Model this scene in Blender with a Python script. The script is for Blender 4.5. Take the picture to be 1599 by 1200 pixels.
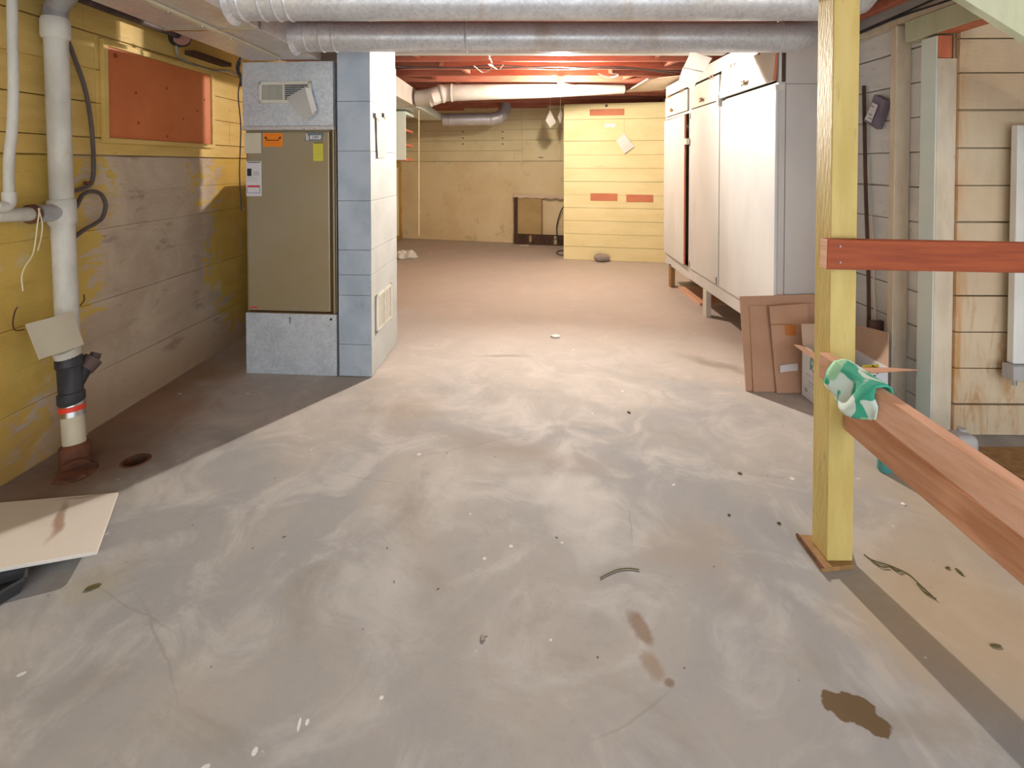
import bpy, bmesh, math, random
from mathutils import Vector, Matrix, noise
R = math.radians
random.seed(7)
for o in list(bpy.data.objects): bpy.data.objects.remove(o)
COL = bpy.context.scene.collection
SC = bpy.context.scene

# ---------------------------------------------------------------- camera, world, exposure
TH = R(1.2); CT, ST = math.cos(TH), math.sin(TH); EYE = 1.4; CX, FF = 815.0, 800.0
CY = 257 + FF*math.tan(TH)
cd = bpy.data.cameras.new('camera'); cam = bpy.data.objects.new('camera', cd); COL.objects.link(cam)
cam.location = (0, 0, EYE); cam.rotation_euler = (R(90)-TH, 0, 0)
cd.sensor_width = 36; cd.lens = FF/1599*36
cd.shift_x = (799.5-CX)/1599; cd.shift_y = (CY-600)/1599
cd.clip_start = .03
SC.camera = cam
SC.view_settings.view_transform = 'Standard'; SC.view_settings.look = 'None'
SC.view_settings.gamma = 1; SC.view_settings.use_curve_mapping = False
SC.view_settings.exposure = 0.18
W_ = bpy.data.worlds.new('world'); SC.world = W_; W_.use_nodes = True
W_.node_tree.nodes['Background'].inputs[0].default_value = (0.90, 0.96, 1.0, 1)
W_.node_tree.nodes['Background'].inputs[1].default_value = 2.6
BULB = Vector((0.434, 5.8, 2.235)); BULB2 = Vector((2.1, 0.75, 2.2))
BULB_E, BULB2_E = 2100, 210
FLOOD_W = 720

# added spot light at the bulb, brightening the near end of the room
ld = bpy.data.lights.new('added_flood', 'SPOT'); ld.energy = FLOOD_W; ld.color = (1., .91, .82)
ld.spot_size = R(120); ld.spot_blend = 1.0; ld.shadow_soft_size = .03
lo_ = bpy.data.objects.new('added_flood', ld); COL.objects.link(lo_)
lo_.location = (0.434, 5.62, 2.225); lo_.rotation_euler = (Vector((-0.1, 0.2, 1.55))-lo_.location).to_track_quat('-Z', 'Y').to_euler()

# ---------------------------------------------------------------- pixel to place
def ray(px, py):
    u = (px-CX)/FF; v = (CY-py)/FF
    return Vector((u, CT+v*ST, -ST+v*CT))
def F(px, py, z=0.0):
    d = ray(px, py); t = (z-EYE)/d.z; return Vector((d.x*t, d.y*t, z))
def P(px, py, Y):
    d = ray(px, py); t = Y/d.y; return Vector((d.x*t, Y, EYE+d.z*t))
def Wx(px, py, X):
    d = ray(px, py); t = X/d.x; return Vector((X, d.y*t, EYE+d.z*t))
class Fr:
    "a local frame standing on the floor: x along the face, y into it, z up"
    def __init__(s, o, to):
        s.o = Vector((o[0], o[1], 0)); ex = Vector((to[0]-o[0], to[1]-o[1], 0)); s.w = ex.length; ex.normalize()
        ez = Vector((0, 0, 1)); ey = ez.cross(ex); s.ey = ey; s.ex = ex
        s.M = Matrix(((ex.x, ey.x, 0, s.o.x), (ex.y, ey.y, 0, s.o.y), (0, 0, 1, 0), (0, 0, 0, 1)))
        s.I = s.M.inverted()
    def pix(s, px, py, y=0.0):
        d = ray(px, py); pt = s.o + s.ey*y
        t = (pt - Vector((0, 0, EYE))).dot(s.ey)/d.dot(s.ey)
        l = s.I @ (Vector((0, 0, EYE)) + d*t)
        return l.x, l.z
    def at(s, x, y, z): return s.M @ Vector((x, y, z))

# ---------------------------------------------------------------- materials
def new_mat(name):
    m = bpy.data.materials.new(name); m.use_nodes = True
    return m, m.node_tree, m.node_tree.nodes['Principled BSDF']
def mixc(nt, fac, a, b):
    n = nt.nodes.new('ShaderNodeMix'); n.data_type = 'RGBA'
    for s, v in ((0, fac), (6, a), (7, b)):
        if isinstance(v, (int, float)): n.inputs[s].default_value = v
        elif isinstance(v, tuple): n.inputs[s].default_value = (*v[:3], 1)
        else: nt.links.new(v, n.inputs[s])
    return n.outputs[2]
def math_(nt, op, a, b=None, c=None, clamp=False):
    n = nt.nodes.new('ShaderNodeMath'); n.operation = op; n.use_clamp = clamp
    for i, v in enumerate((a, b, c)):
        if v is None: continue
        if isinstance(v, (int, float)): n.inputs[i].default_value = v
        else: nt.links.new(v, n.inputs[i])
    return n.outputs[0]
def mapr(nt, v, a, b, c=0., d=1., smooth=True):
    n = nt.nodes.new('ShaderNodeMapRange'); n.interpolation_type = 'SMOOTHSTEP' if smooth else 'LINEAR'
    nt.links.new(v, n.inputs[0])
    for i, x in zip((1, 2, 3, 4), (a, b, c, d)): n.inputs[i].default_value = x
    return n.outputs[0]
def pos(nt, scale=(1, 1, 1), loc=(0, 0, 0), rot=(0, 0, 0)):
    g = nt.nodes.new('ShaderNodeNewGeometry'); mp = nt.nodes.new('ShaderNodeMapping')
    nt.links.new(g.outputs['Position'], mp.inputs[0])
    mp.inputs['Scale'].default_value = scale; mp.inputs['Location'].default_value = loc; mp.inputs['Rotation'].default_value = rot
    return mp.outputs[0]
def nz(nt, vec, scale, detail=4, rough=.55, dist=0.):
    n = nt.nodes.new('ShaderNodeTexNoise'); nt.links.new(vec, n.inputs['Vector'])
    n.inputs['Scale'].default_value = scale; n.inputs['Detail'].default_value = detail
    n.inputs['Roughness'].default_value = rough; n.inputs['Distortion'].default_value = dist
    return n.outputs['Fac']
def bump(nt, b, h, strength, dist=.01):
    n = nt.nodes.new('ShaderNodeBump'); nt.links.new(h, n.inputs['Height'])
    n.inputs['Strength'].default_value = strength; n.inputs['Distance'].default_value = dist
    nt.links.new(n.outputs[0], b.inputs['Normal'])
def blob(nt, c, rad, ang=0., wob=.35, wscale=5., soft=.25):
    "mask of a stain: an ellipse on the surface with a wandering edge"
    v = pos(nt)
    n1 = nt.nodes.new('ShaderNodeTexNoise'); nt.links.new(v, n1.inputs['Vector']); n1.inputs['Scale'].default_value = wscale; n1.inputs['Detail'].default_value = 4
    s1 = nt.nodes.new('ShaderNodeVectorMath'); s1.operation = 'SUBTRACT'; nt.links.new(v, s1.inputs[0]); s1.inputs[1].default_value = c
    s2 = nt.nodes.new('ShaderNodeVectorMath'); s2.operation = 'MULTIPLY_ADD'
    nt.links.new(n1.outputs['Color'], s2.inputs[0]); w = wob*min(r for r in rad if r < 50)*2
    s2.inputs[1].default_value = (w, w, w); nt.links.new(s1.outputs[0], s2.inputs[2])
    s3 = nt.nodes.new('ShaderNodeVectorMath'); s3.operation = 'SUBTRACT'; nt.links.new(s2.outputs[0], s3.inputs[0]); s3.inputs[1].default_value = (w/2, w/2, w/2)
    rt = nt.nodes.new('ShaderNodeVectorRotate'); rt.rotation_type = 'Z_AXIS'; nt.links.new(s3.outputs[0], rt.inputs['Vector']); rt.inputs['Angle'].default_value = -ang
    s4 = nt.nodes.new('ShaderNodeVectorMath'); s4.operation = 'DIVIDE'; nt.links.new(rt.outputs[0], s4.inputs[0]); s4.inputs[1].default_value = rad
    ln = nt.nodes.new('ShaderNodeVectorMath'); ln.operation = 'LENGTH'; nt.links.new(s4.outputs[0], ln.inputs[0])
    return mapr(nt, ln.outputs['Value'], 1., 1.-soft, 0., 1.)
def mat(name, c1, c2=None, scale=4., rough=.6, metal=0., stretch=(1, 1, 1), bmp=.0, bs=60., lo=.35, hi=.7, dirt=None, dscale=9., damt=.5, spec=.3, trans=0.):
    m, nt, b = new_mat(name)
    c2 = c2 or c1
    v = pos(nt, stretch)
    col = mixc(nt, mapr(nt, nz(nt, v, scale, 6), lo, hi), c1, c2)
    if dirt:
        d = mapr(nt, nz(nt, pos(nt, stretch, (3.3, 1.7, 9.1)), dscale, 8, .65, .4), .58, .74, 0, damt)
        col = mixc(nt, d, col, dirt)
    nt.links.new(col, b.inputs['Base Color'])
    b.inputs['Roughness'].default_value = rough; b.inputs['Metallic'].default_value = metal
    b.inputs['Specular IOR Level'].default_value = spec
    if trans:
        b.inputs['Transmission Weight'].default_value = trans
    if bmp: bump(nt, b, nz(nt, v, bs, 5, .6), bmp)
    return m

M = {}
M['yellow'] = mat('yellow_wood_paint', (.72, .51, .17), (.64, .43, .12), 3, .55, stretch=(1, 1, 4), bmp=.25, bs=25, dirt=(.30, .20, .06), damt=.45)
M['yellow_pale'] = mat('pale_yellow_wood_paint', (.82, .74, .47), (.74, .65, .38), 2.2, .6, bmp=.2, bs=30, dirt=(.45, .36, .16), damt=.35)
M['partition'] = mat('cream_yellow_wood_paint', (.80, .73, .42), (.74, .66, .35), 1.7, .55, stretch=(1, 1, 3), bmp=.2, bs=25, dirt=(.5, .38, .15), damt=.4, dscale=6)
M['orange'] = mat('orange_painted_plywood', (.66, .20, .07), (.58, .16, .055), 3, .5, bmp=.15, bs=20, dirt=(.40, .11, .04), damt=.3, dscale=14)
M['joist'] = mat('brick_red_joist_paint', (.54, .20, .13), (.45, .15, .095), 4, .6, stretch=(1, 6, 6), bmp=.3, bs=20, dirt=(.7, .35, .22), damt=.3)
M['deck'] = mat('subfloor_boards', (.20, .07, .04), (.12, .05, .03), 5, .8, stretch=(1, 6, 1))
M['whitewood'] = mat('white_wall_paint', (.76, .77, .77), (.68, .69, .70), 3, .55, stretch=(1, 1, 3), bmp=.2, bs=25, dirt=(.38, .28, .2), damt=.4)
M['stud'] = mat('ivory_stud_paint', (.70, .62, .49), (.62, .54, .42), 5, .55, stretch=(4, 4, 1), bmp=.2, bs=25, dirt=(.42, .22, .10), damt=.5)
M['palegreen'] = mat('pale_green_paint', (.54, .58, .42), (.48, .52, .36), 3, .5, stretch=(4, 4, 1), bmp=.2, bs=25, dirt=(.45, .42, .2), damt=.3)
M['post'] = mat('old_yellow_post_paint', (.60, .47, .17), (.52, .39, .12), 3, .5, stretch=(5, 5, 1), bmp=.35, bs=22, dirt=(.30, .24, .06), damt=.6, dscale=6)
M['redrail'] = mat('red_brown_stained_wood', (.34, .075, .022), (.25, .048, .016), 4, .5, stretch=(1, 8, 14), bmp=.3, bs=14)
M['fir'] = mat('bare_fir_wood', (.78, .47, .33), (.68, .36, .22), 3, .55, stretch=(16, .8, 16), bmp=.25, bs=8)
M['firdark'] = mat('darker_fir_wood', (.62, .32, .19), (.50, .22, .11), 3, .55, stretch=(16, .8, 16), bmp=.25, bs=8, dirt=(.3, .12, .05), damt=.4)
M['barewood'] = mat('bare_orange_wood', (.62, .20, .10), (.50, .15, .08), 4, .6, stretch=(5, 5, 1))
M['darkwood'] = mat('dark_brown_wood', (.10, .05, .03), (.05, .03, .02), 5, .6, stretch=(5, 5, 1))
M['brownwood'] = mat('brown_leg_wood', (.34, .20, .08), (.24, .13, .05), 5, .6, stretch=(5, 5, 1))
M['cabwhite'] = mat('white_cabinet_paint', (.64, .65, .64), (.57, .58, .58), 1.6, .42, stretch=(1, 2, .7), bmp=.08, bs=12, dirt=(.55, .50, .42), damt=.4, dscale=3)
M['cabtop'] = mat('cream_cabinet_paint', (.62, .60, .54), (.60, .50, .39), 3, .45, lo=.5, hi=.8, dirt=(.6, .45, .3), damt=.4, dscale=5)
M['cabgrey'] = mat('grey_white_panel_paint', (.58, .55, .53), (.52, .48, .46), 2, .5, stretch=(1, 1, .6), bmp=.1, bs=12)
M['white'] = mat('white_gloss_paint', (.78, .79, .77), (.70, .70, .67), 3, .4)
M['whiteduct'] = mat('white_painted_duct', (.58, .58, .55), (.50, .49, .43), 4, .4, bmp=.1, bs=8, dirt=(.5, .4, .28), damt=.5)
M['mint'] = mat('mint_white_paint', (.70, .80, .76), (.64, .76, .72), 3, .4)
M['black'] = mat('black_rubber', (.025, .027, .032), (.05, .05, .055), 6, .45)
M['darkiron'] = mat('dark_iron', (.07, .05, .05), (.12, .08, .07), 8, .55, bmp=.2, bs=30)
M['rust'] = mat('rusted_iron', (.16, .06, .03), (.06, .03, .02), 9, .8, bmp=.6, bs=30)
M['pipe'] = mat('old_white_pipe_paint', (.68, .66, .60), (.50, .48, .42), 7, .45, stretch=(1, 1, .5), bmp=.2, bs=30, dirt=(.5, .40, .12), damt=.6, dscale=8)
M['pipegrey'] = mat('grey_worn_pipe', (.42, .42, .43), (.28, .26, .26), 6, .5, bmp=.2, bs=25, dirt=(.25, .15, .1), damt=.6)
M['plasticpipe'] = mat('cream_plastic_pipe', (.62, .56, .42), (.52, .46, .33), 4, .4)
M['redband'] = mat('red_tape', (.80, .06, .03), (.70, .05, .03), 4, .4)
M['steel'] = mat('bright_steel', (.6, .6, .6), (.5, .5, .5), 8, .3, 1.)
M['cable'] = mat('grey_brown_cable', (.14, .11, .10), (.10, .08, .08), 6, .5)
M['wire'] = mat('pale_cable', (.60, .55, .45), (.5, .45, .35), 6, .5)
M['string'] = mat('cream_string', (.75, .68, .45), (.7, .6, .4), 8, .8)
M['paper'] = mat('white_paper', (.76, .75, .72), (.68, .66, .62), 4, .8)
M['papertan'] = mat('tan_paper', (.72, .60, .45), (.66, .53, .40), 4, .8)
M['papercream'] = mat('cream_paper', (.66, .62, .48), (.60, .55, .42), 4, .8)
M['card'] = mat('brown_cardboard', (.50, .30, .20), (.44, .25, .16), 3, .8, bmp=.1, bs=8)
M['cardlight'] = mat('tan_cardboard', (.47, .34, .25), (.40, .28, .2), 3, .8)
M['cardwhite'] = mat('white_carton_board', (.68, .70, .74), (.6, .62, .68), 3, .6)
M['tape'] = mat('orange_tape', (.55, .20, .06), (.5, .18, .05), 3, .3)
M['sticker_o'] = mat('orange_sticker', (.90, .26, .02), (.85, .24, .02), 3, .5)
M['sticker_y'] = mat('yellow_sticker', (.66, .60, .06), (.6, .55, .05), 3, .5)
M['sticker_w'] = mat('white_sticker', (.70, .68, .70), (.66, .64, .66), 3, .5)
M['badge'] = mat('slate_badge', (.16, .20, .24), (.14, .18, .22), 3, .4)
M['ink'] = mat('black_ink', (.03, .03, .035), None, 3, .6)
M['inkgrey'] = mat('grey_ink', (.25, .25, .27), None, 3, .6)
M['inkred'] = mat('red_ink', (.65, .05, .08), None, 3, .6)
M['inkgreen'] = mat('green_ink', (.05, .22, .12), None, 3, .6)
M['furnace'] = mat('taupe_furnace_enamel', (.36, .31, .22), (.34, .27, .15), 1.2, .33, metal=.25, bmp=.05, bs=3, spec=.5)
M['furnace_dark'] = mat('brown_furnace_gap', (.12, .06, .02), (.09, .05, .02), 3, .5)
M['lilac'] = mat('grey_lilac_fabric', (.24, .21, .27), (.18, .16, .22), 12, .8)
M['rock'] = mat('grey_stone', (.36, .31, .27), (.22, .19, .17), 14, .85, bmp=.8, bs=20)
M['teal'] = mat('teal_plastic', (.08, .28, .28), (.06, .22, .22), 5, .4)
M['jug'] = mat('grey_plastic', (.46, .46, .47), (.40, .40, .41), 5, .4)
M['vent'] = mat('ivory_vent_enamel', (.66, .64, .57), (.58, .55, .48), 3, .4)
M['ventdark'] = mat('dark_vent_void', (.07, .06, .05), None, 3, .8)
M['fragment'] = mat('concrete_crumb', (.6, .58, .54), (.4, .36, .3), 9, .9)
M['leaf'] = mat('dry_twig', (.12, .08, .03), (.09, .10, .04), 9, .9)
M['pinkwood'] = mat('pink_box_cover', (.50, .25, .19), (.44, .20, .15), 5, .7)
M['patch'] = mat('terracotta_patch', (.58, .22, .12), (.52, .18, .10), 6, .7)

M['tansheet'] = mat('tan_sheet', (.50, .38, .18), (.42, .31, .14), 3, .7)
def galv(name, c1, c2, rough, seed=0., stain=(.45, .36, .24), samt=.3):
    m, nt, b = new_mat(name); v = pos(nt, loc=(seed, seed, seed))
    vo = nt.nodes.new('ShaderNodeTexVoronoi'); nt.links.new(v, vo.inputs['Vector']); vo.inputs['Scale'].default_value = 75
    sep = nt.nodes.new('ShaderNodeSeparateColor'); nt.links.new(vo.outputs['Color'], sep.inputs[0])
    k = math_(nt, 'MULTIPLY_ADD', sep.outputs[0], .28, math_(nt, 'MULTIPLY', nz(nt, v, 7, 6, .6), .8))
    col = mixc(nt, mapr(nt, k, .25, .8), c1, c2)
    col = mixc(nt, mapr(nt, nz(nt, pos(nt, loc=(5, 2, 1)), 3, 6, .6), .55, .72, 0, samt), col, stain)
    nt.links.new(col, b.inputs['Base Color']); b.inputs['Metallic'].default_value = .35
    nt.links.new(mapr(nt, k, .2, .9, rough+.1, rough-.08), b.inputs['Roughness'])
    bump(nt, b, nz(nt, v, 5, 3), .25, .01)
    return m
M['galv'] = galv('galvanized_steel', (.50, .56, .63), (.72, .78, .86), .40, samt=.05)
M['galvduct'] = galv('galvanized_duct_steel', (.52, .52, .54), (.70, .70, .72), .36, 3., (.42, .32, .22), .55)
M['trunk'] = galv('trunk_duct_steel', (.55, .50, .46), (.66, .62, .58), .38, 6., (.62, .42, .30), .6)
M['tile'] = mat('blue_grey_cement_panel', (.46, .53, .62), (.36, .43, .52), 5, .5, bmp=.2, bs=14, dirt=(.22, .26, .32), damt=.6, dscale=5)
M['tileside'] = mat('off_white_cement_panel', (.49, .51, .50), (.43, .45, .43), 4, .5, bmp=.2, bs=14, dirt=(.55, .52, .46), damt=.4, dscale=5)

def floor_mat():
    m, nt, b = new_mat('stained_concrete_floor'); v = pos(nt)
    big = nz(nt, v, .9, 6, .55, .6); med = nz(nt, pos(nt, loc=(4, 7, 0)), 3.2, 8, .62, 1.0); fine = nz(nt, v, 26, 6, .65)
    col = mixc(nt, mapr(nt, big, .36, .66), (.305, .31, .315), (.40, .375, .34))
    col = mixc(nt, mapr(nt, med, .45, .7, 0, .7), col, (.47, .465, .455))
    col = mixc(nt, mapr(nt, nz(nt, pos(nt, loc=(9, 1, 2)), 2.0, 8, .6, .8), .54, .72, 0, .65), col, (.27, .245, .21))
    col = mixc(nt, mapr(nt, fine, .5, .85, 0, .30), col, (.25, .24, .23))
    sx = nt.nodes.new('ShaderNodeSeparateXYZ'); nt.links.new(v, sx.inputs[0])
    # warm bulb light over the far floor, painted into the colour
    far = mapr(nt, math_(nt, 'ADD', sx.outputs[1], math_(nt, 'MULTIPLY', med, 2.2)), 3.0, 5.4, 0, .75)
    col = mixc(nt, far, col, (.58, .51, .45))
    def st(c, r, color, amt, ang=0, **k):
        nonlocal col
        col = mixc(nt, math_(nt, 'MULTIPLY', blob(nt, c, (r[0], r[1], 99), ang, **k), amt), col, color)
    brownc = (.26, .12, .045)  # soft brown tint along the left wall, darker by the pipe
    st((-2.2, 3.0, 0), (.62, 1.4), brownc, .75, 0, soft=.9, wob=.5, wscale=3)
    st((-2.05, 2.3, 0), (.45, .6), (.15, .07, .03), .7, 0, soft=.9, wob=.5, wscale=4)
    st((1.35, 1.55, 0), (.45, .55), (.44, .33, .20), .7, 0, soft=.8, wob=.5, wscale=3)
    st((1.9, 2.0, 0), (.7, .7), (.46, .36, .24), .6, 0, soft=.8, wob=.5, wscale=3)
    a = F(1335, 1108); st((a.x, a.y, 0), (.078, .046), (.13, .085, .04), .97, -.55, soft=.1, wob=1.15, wscale=13)
    a = F(1000, 980); st((a.x, a.y, 0), (.035, .075), (.22, .15, .10), .8, .35, soft=.5, wob=.5, wscale=22)
    a = F(1018, 1040); st((a.x, a.y, 0), (.035, .06), (.28, .21, .15), .7, .3, soft=.6, wob=.6, wscale=22)
    a = F(1045, 1067); st((a.x, a.y, 0), (.02, .018), (.18, .13, .09), .8, .3, soft=.6, wob=.4, wscale=22)
    a = F(895, 785); st((a.x, a.y, 0), (.22, .30), (.60, .59, .57), .6, .4, soft=.9, wob=.7, wscale=6)
    a = F(760, 700); st((a.x+.1, a.y, 0), (.75, .14), (.30, .25, .21), .55, -.35, soft=.9, wob=.7, wscale=5)
    a = F(1120, 570); st((a.x, a.y, 0), (.42, .10), (.26, .21, .17), .6, -.75, soft=.9, wob=.8, wscale=6)
    a = F(785, 556); st((a.x, a.y, 0), (.25, .035), (.24, .21, .18), .55, 0, soft=.8, wob=.9, wscale=9)
    a = F(640, 640); st((a.x, a.y, 0), (.3, .35), (.33, .27, .22), .5, 0, soft=.9, wob=.7, wscale=6)
    a = F(1090, 850); st((a.x, a.y, 0), (.28, .3), (.33, .28, .23), .5, 0, soft=.9, wob=.8, wscale=7)
    a = F(680, 960); st((a.x, a.y, 0), (.20, .22), (.27, .26, .24), .5, 0, soft=.9, wob=.8, wscale=6)
    a = F(150, 915); st((a.x, a.y, 0), (.16, .12), (.35, .33, .24), .5, 0, soft=.9, wob=.7, wscale=6)
    # white paint splashes
    spl = nz(nt, v, 17, 1, .4); col = mixc(nt, mapr(nt, spl, .775, .80, 0, .8), col, (.68, .68, .66))
    spk = nz(nt, pos(nt, loc=(2, 5, 3)), 34, 1, .4); col = mixc(nt, mapr(nt, spk, .80, .82, 0, .8), col, (.06, .05, .04))
    for p, q, in (((467, 1132), (0.004, .018)), ((398, 1174), (.007, .011)), ((480, 1128), (.005, .009)), ((596, 1090), (.006, .006)), ((860, 1000), (.004, .004))):
        a = F(*p); st((a.x, a.y, 0), q, (.74, .74, .72), .9, .2, soft=.2, wob=.4, wscale=40)
    # cracks: thin wandering lines
    for (p, q) in (((205, 900), (300, 1130)), ((985, 780), (985, 860)), ((520, 740), (650, 760)), ((900, 1180), (1080, 1060)), ((560, 735), (900, 660)), ((1150, 740), (1260, 745)), ((120, 905), (300, 1000))):
        a, c = F(*p), F(*q); mid = (a+c)/2; d = c-a
        st((mid.x, mid.y, 0), (d.length/2, .006), (.24, .22, .20), .35, math.atan2(d.y, d.x), soft=.7, wob=5., wscale=5)
    nt.links.new(col, b.inputs['Base Color'])
    nt.links.new(mapr(nt, med, .3, .8, .8, .6), b.inputs['Roughness']); b.inputs['Specular IOR Level'].default_value = .15
    h = math_(nt, 'MULTIPLY_ADD', fine, .3, med); bump(nt, b, h, .28, .012)
    return m
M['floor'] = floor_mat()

def conc_mat():
    m, nt, b = new_mat('peeling_yellow_on_concrete'); v = pos(nt)
    sx = nt.nodes.new('ShaderNodeSeparateXYZ'); nt.links.new(v, sx.inputs[0]); Y, Z = sx.outputs[1], sx.outputs[2]
    big = nz(nt, pos(nt, loc=(2, 0, 5)), 2.2, 8, .6, .8); fine = nz(nt, pos(nt, (1, 1, 2.5)), 8, 8, .7, .5)
    conc = mixc(nt, mapr(nt, big, .35, .65), (.62, .50, .37), (.48, .37, .27))
    conc = mixc(nt, mapr(nt, fine, .5, .75, 0, .6), conc, (.60, .52, .40))
    conc = mixc(nt, mapr(nt, nz(nt, pos(nt, (1, 1, 3), (8, 8, 8)), 3.5, 8, .6), .56, .70, 0, .6), conc, (.25, .17, .13))
    yel = mixc(nt, mapr(nt, big, .4, .7), (.66, .46, .12), (.56, .36, .08))
    yel = mixc(nt, mapr(nt, nz(nt, pos(nt, loc=(1, 4, 1)), 5, 8, .65), .56, .68, 0, .7), yel, (.62, .55, .40))
    bell = math_(nt, 'SUBTRACT', 1., math_(nt, 'ABSOLUTE', math_(nt, 'DIVIDE', math_(nt, 'SUBTRACT', Y, 3.2), .80)))
    low = mapr(nt, Z, .55, .05, 0., .55)
    f = math_(nt, 'ADD', math_(nt, 'ADD', bell, low), math_(nt, 'MULTIPLY', math_(nt, 'SUBTRACT', fine, .5), 1.3))
    f = math_(nt, 'ADD', f, math_(nt, 'MULTIPLY', math_(nt, 'SUBTRACT', big, .5), 1.6))
    col = mixc(nt, mapr(nt, f, .28, .42), yel, conc)
    rust = math_(nt, 'MULTIPLY', mapr(nt, math_(nt, 'ADD', Z, math_(nt, 'MULTIPLY', big, .5)), .62, .25), .55)
    col = mixc(nt, rust, col, (.28, .15, .06))
    nt.links.new(col, b.inputs['Base Color']); b.inputs['Roughness'].default_value = .85; b.inputs['Specular IOR Level'].default_value = .15
    bump(nt, b, math_(nt, 'MULTIPLY_ADD', fine, .6, big), .7, .02)
    return m
M['conc'] = conc_mat()
def farconc_mat():
    m, nt, b = new_mat('pale_yellow_painted_concrete'); v = pos(nt)
    big = nz(nt, v, 1.3, 6, .6, .5)
    col = mixc(nt, mapr(nt, big, .35, .7), (.80, .70, .44), (.72, .60, .34))
    col = mixc(nt, mapr(nt, nz(nt, pos(nt, loc=(3, 3, 3)), 4, 8, .65), .58, .7, 0, .4), col, (.42, .32, .15))
    nt.links.new(col, b.inputs['Base Color']); b.inputs['Roughness'].default_value = .6
    bump(nt, b, nz(nt, v, 6, 8, .6), .4, .02)
    return m
M['farconc'] = farconc_mat()
def rustplank_mat():
    m, nt, b = new_mat('cream_planks_with_rusty_runs'); v = pos(nt)
    col = mixc(nt, mapr(nt, nz(nt, v, 3, 6), .35, .7), (.66, .54, .38), (.60, .48, .33))
    sx = nt.nodes.new('ShaderNodeSeparateXYZ'); nt.links.new(v, sx.inputs[0])
    runs = nz(nt, pos(nt, (9, 1, 1.6)), 1.6, 8, .65, .6)
    low = mapr(nt, sx.outputs[2], 1.15, .3, .12, .75)
    col = mixc(nt, math_(nt, 'MULTIPLY', mapr(nt, runs, .48, .66), low), col, (.46, .24, .08))
    edge = math_(nt, 'MULTIPLY', mapr(nt, sx.outputs[0], 2.30, 2.23), .5)
    col = mixc(nt, math_(nt, 'MULTIPLY', edge, mapr(nt, runs, .3, .6)), col, (.55, .26, .07))
    nt.links.new(col, b.inputs['Base Color']); b.inputs['Roughness'].default_value = .6
    bump(nt, b, nz(nt, pos(nt, (1, 1, 3)), 20, 5), .25, .01)
    return m
M['rustplank'] = rustplank_mat()
def marble_mat():
    m, nt, b = new_mat('white_board_with_brown_stain'); v = pos(nt)
    col = mixc(nt, mapr(nt, nz(nt, v, 3, 6), .3, .8), (.74, .71, .66), (.68, .63, .57))
    a = F(84, 826); d = F(92, 790)-F(60, 880)
    col = mixc(nt, math_(nt, 'MULTIPLY', blob(nt, (a.x+.02, a.y, 0), (.21, .028, 99), math.atan2(d.y, d.x), wob=1.6, wscale=5, soft=.7), .85), col, (.34, .22, .16))
    a = F(130, 782)
    col = mixc(nt, math_(nt, 'MULTIPLY', blob(nt, (a.x, a.y, 0), (.14, .012, 99), .3, wob=3., wscale=6, soft=.8), .6), col, (.34, .22, .16))
    nt.links.new(col, b.inputs['Base Color']); b.inputs['Roughness'].default_value = .3
    return m
M['marble'] = marble_mat()
def cloth_mat():
    m, nt, b = new_mat('green_white_patterned_cloth'); v = pos(nt)
    col = mixc(nt, mapr(nt, nz(nt, v, 16, 1, .3, .8), .46, .52), (.05, .42, .28), (.66, .80, .74))
    col = mixc(nt, mapr(nt, nz(nt, pos(nt, loc=(1, 1, 1)), 13, 1, .3, .4), .55, .6), col, (.35, .66, .42))
    nt.links.new(col, b.inputs['Base Color']); b.inputs['Roughness'].default_value = .8
    return m
M['cloth'] = cloth_mat()
def translucent(name, c):
    m, nt, b = new_mat(name); t = nt.nodes.new('ShaderNodeBsdfTranslucent'); t.inputs[0].default_value = (*c, 1)
    b.inputs['Base Color'].default_value = (*c, 1); b.inputs['Roughness'].default_value = .6
    mx = nt.nodes.new('ShaderNodeMixShader'); mx.inputs[0].default_value = .5
    nt.links.new(b.outputs[0], mx.inputs[1]); nt.links.new(t.outputs[0], mx.inputs[2]); nt.links.new(mx.outputs[0], nt.nodes['Material Output'].inputs['Surface'])
    return m
M['translucent'] = translucent('thin_white_sheet', (.78, .77, .74))
def emit(name, color, st):
    m, nt, b = new_mat(name); b.inputs['Base Color'].default_value = (1, 1, 1, 1)
    b.inputs['Emission Color'].default_value = (*color, 1); b.inputs['Emission Strength'].default_value = st
    return m
M['bulb'] = emit('lit_bulb', (1., .86, .70), BULB_E)
M['bulb2'] = emit('lit_bulb_near_stairs', (1., .80, .56), BULB2_E)

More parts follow.
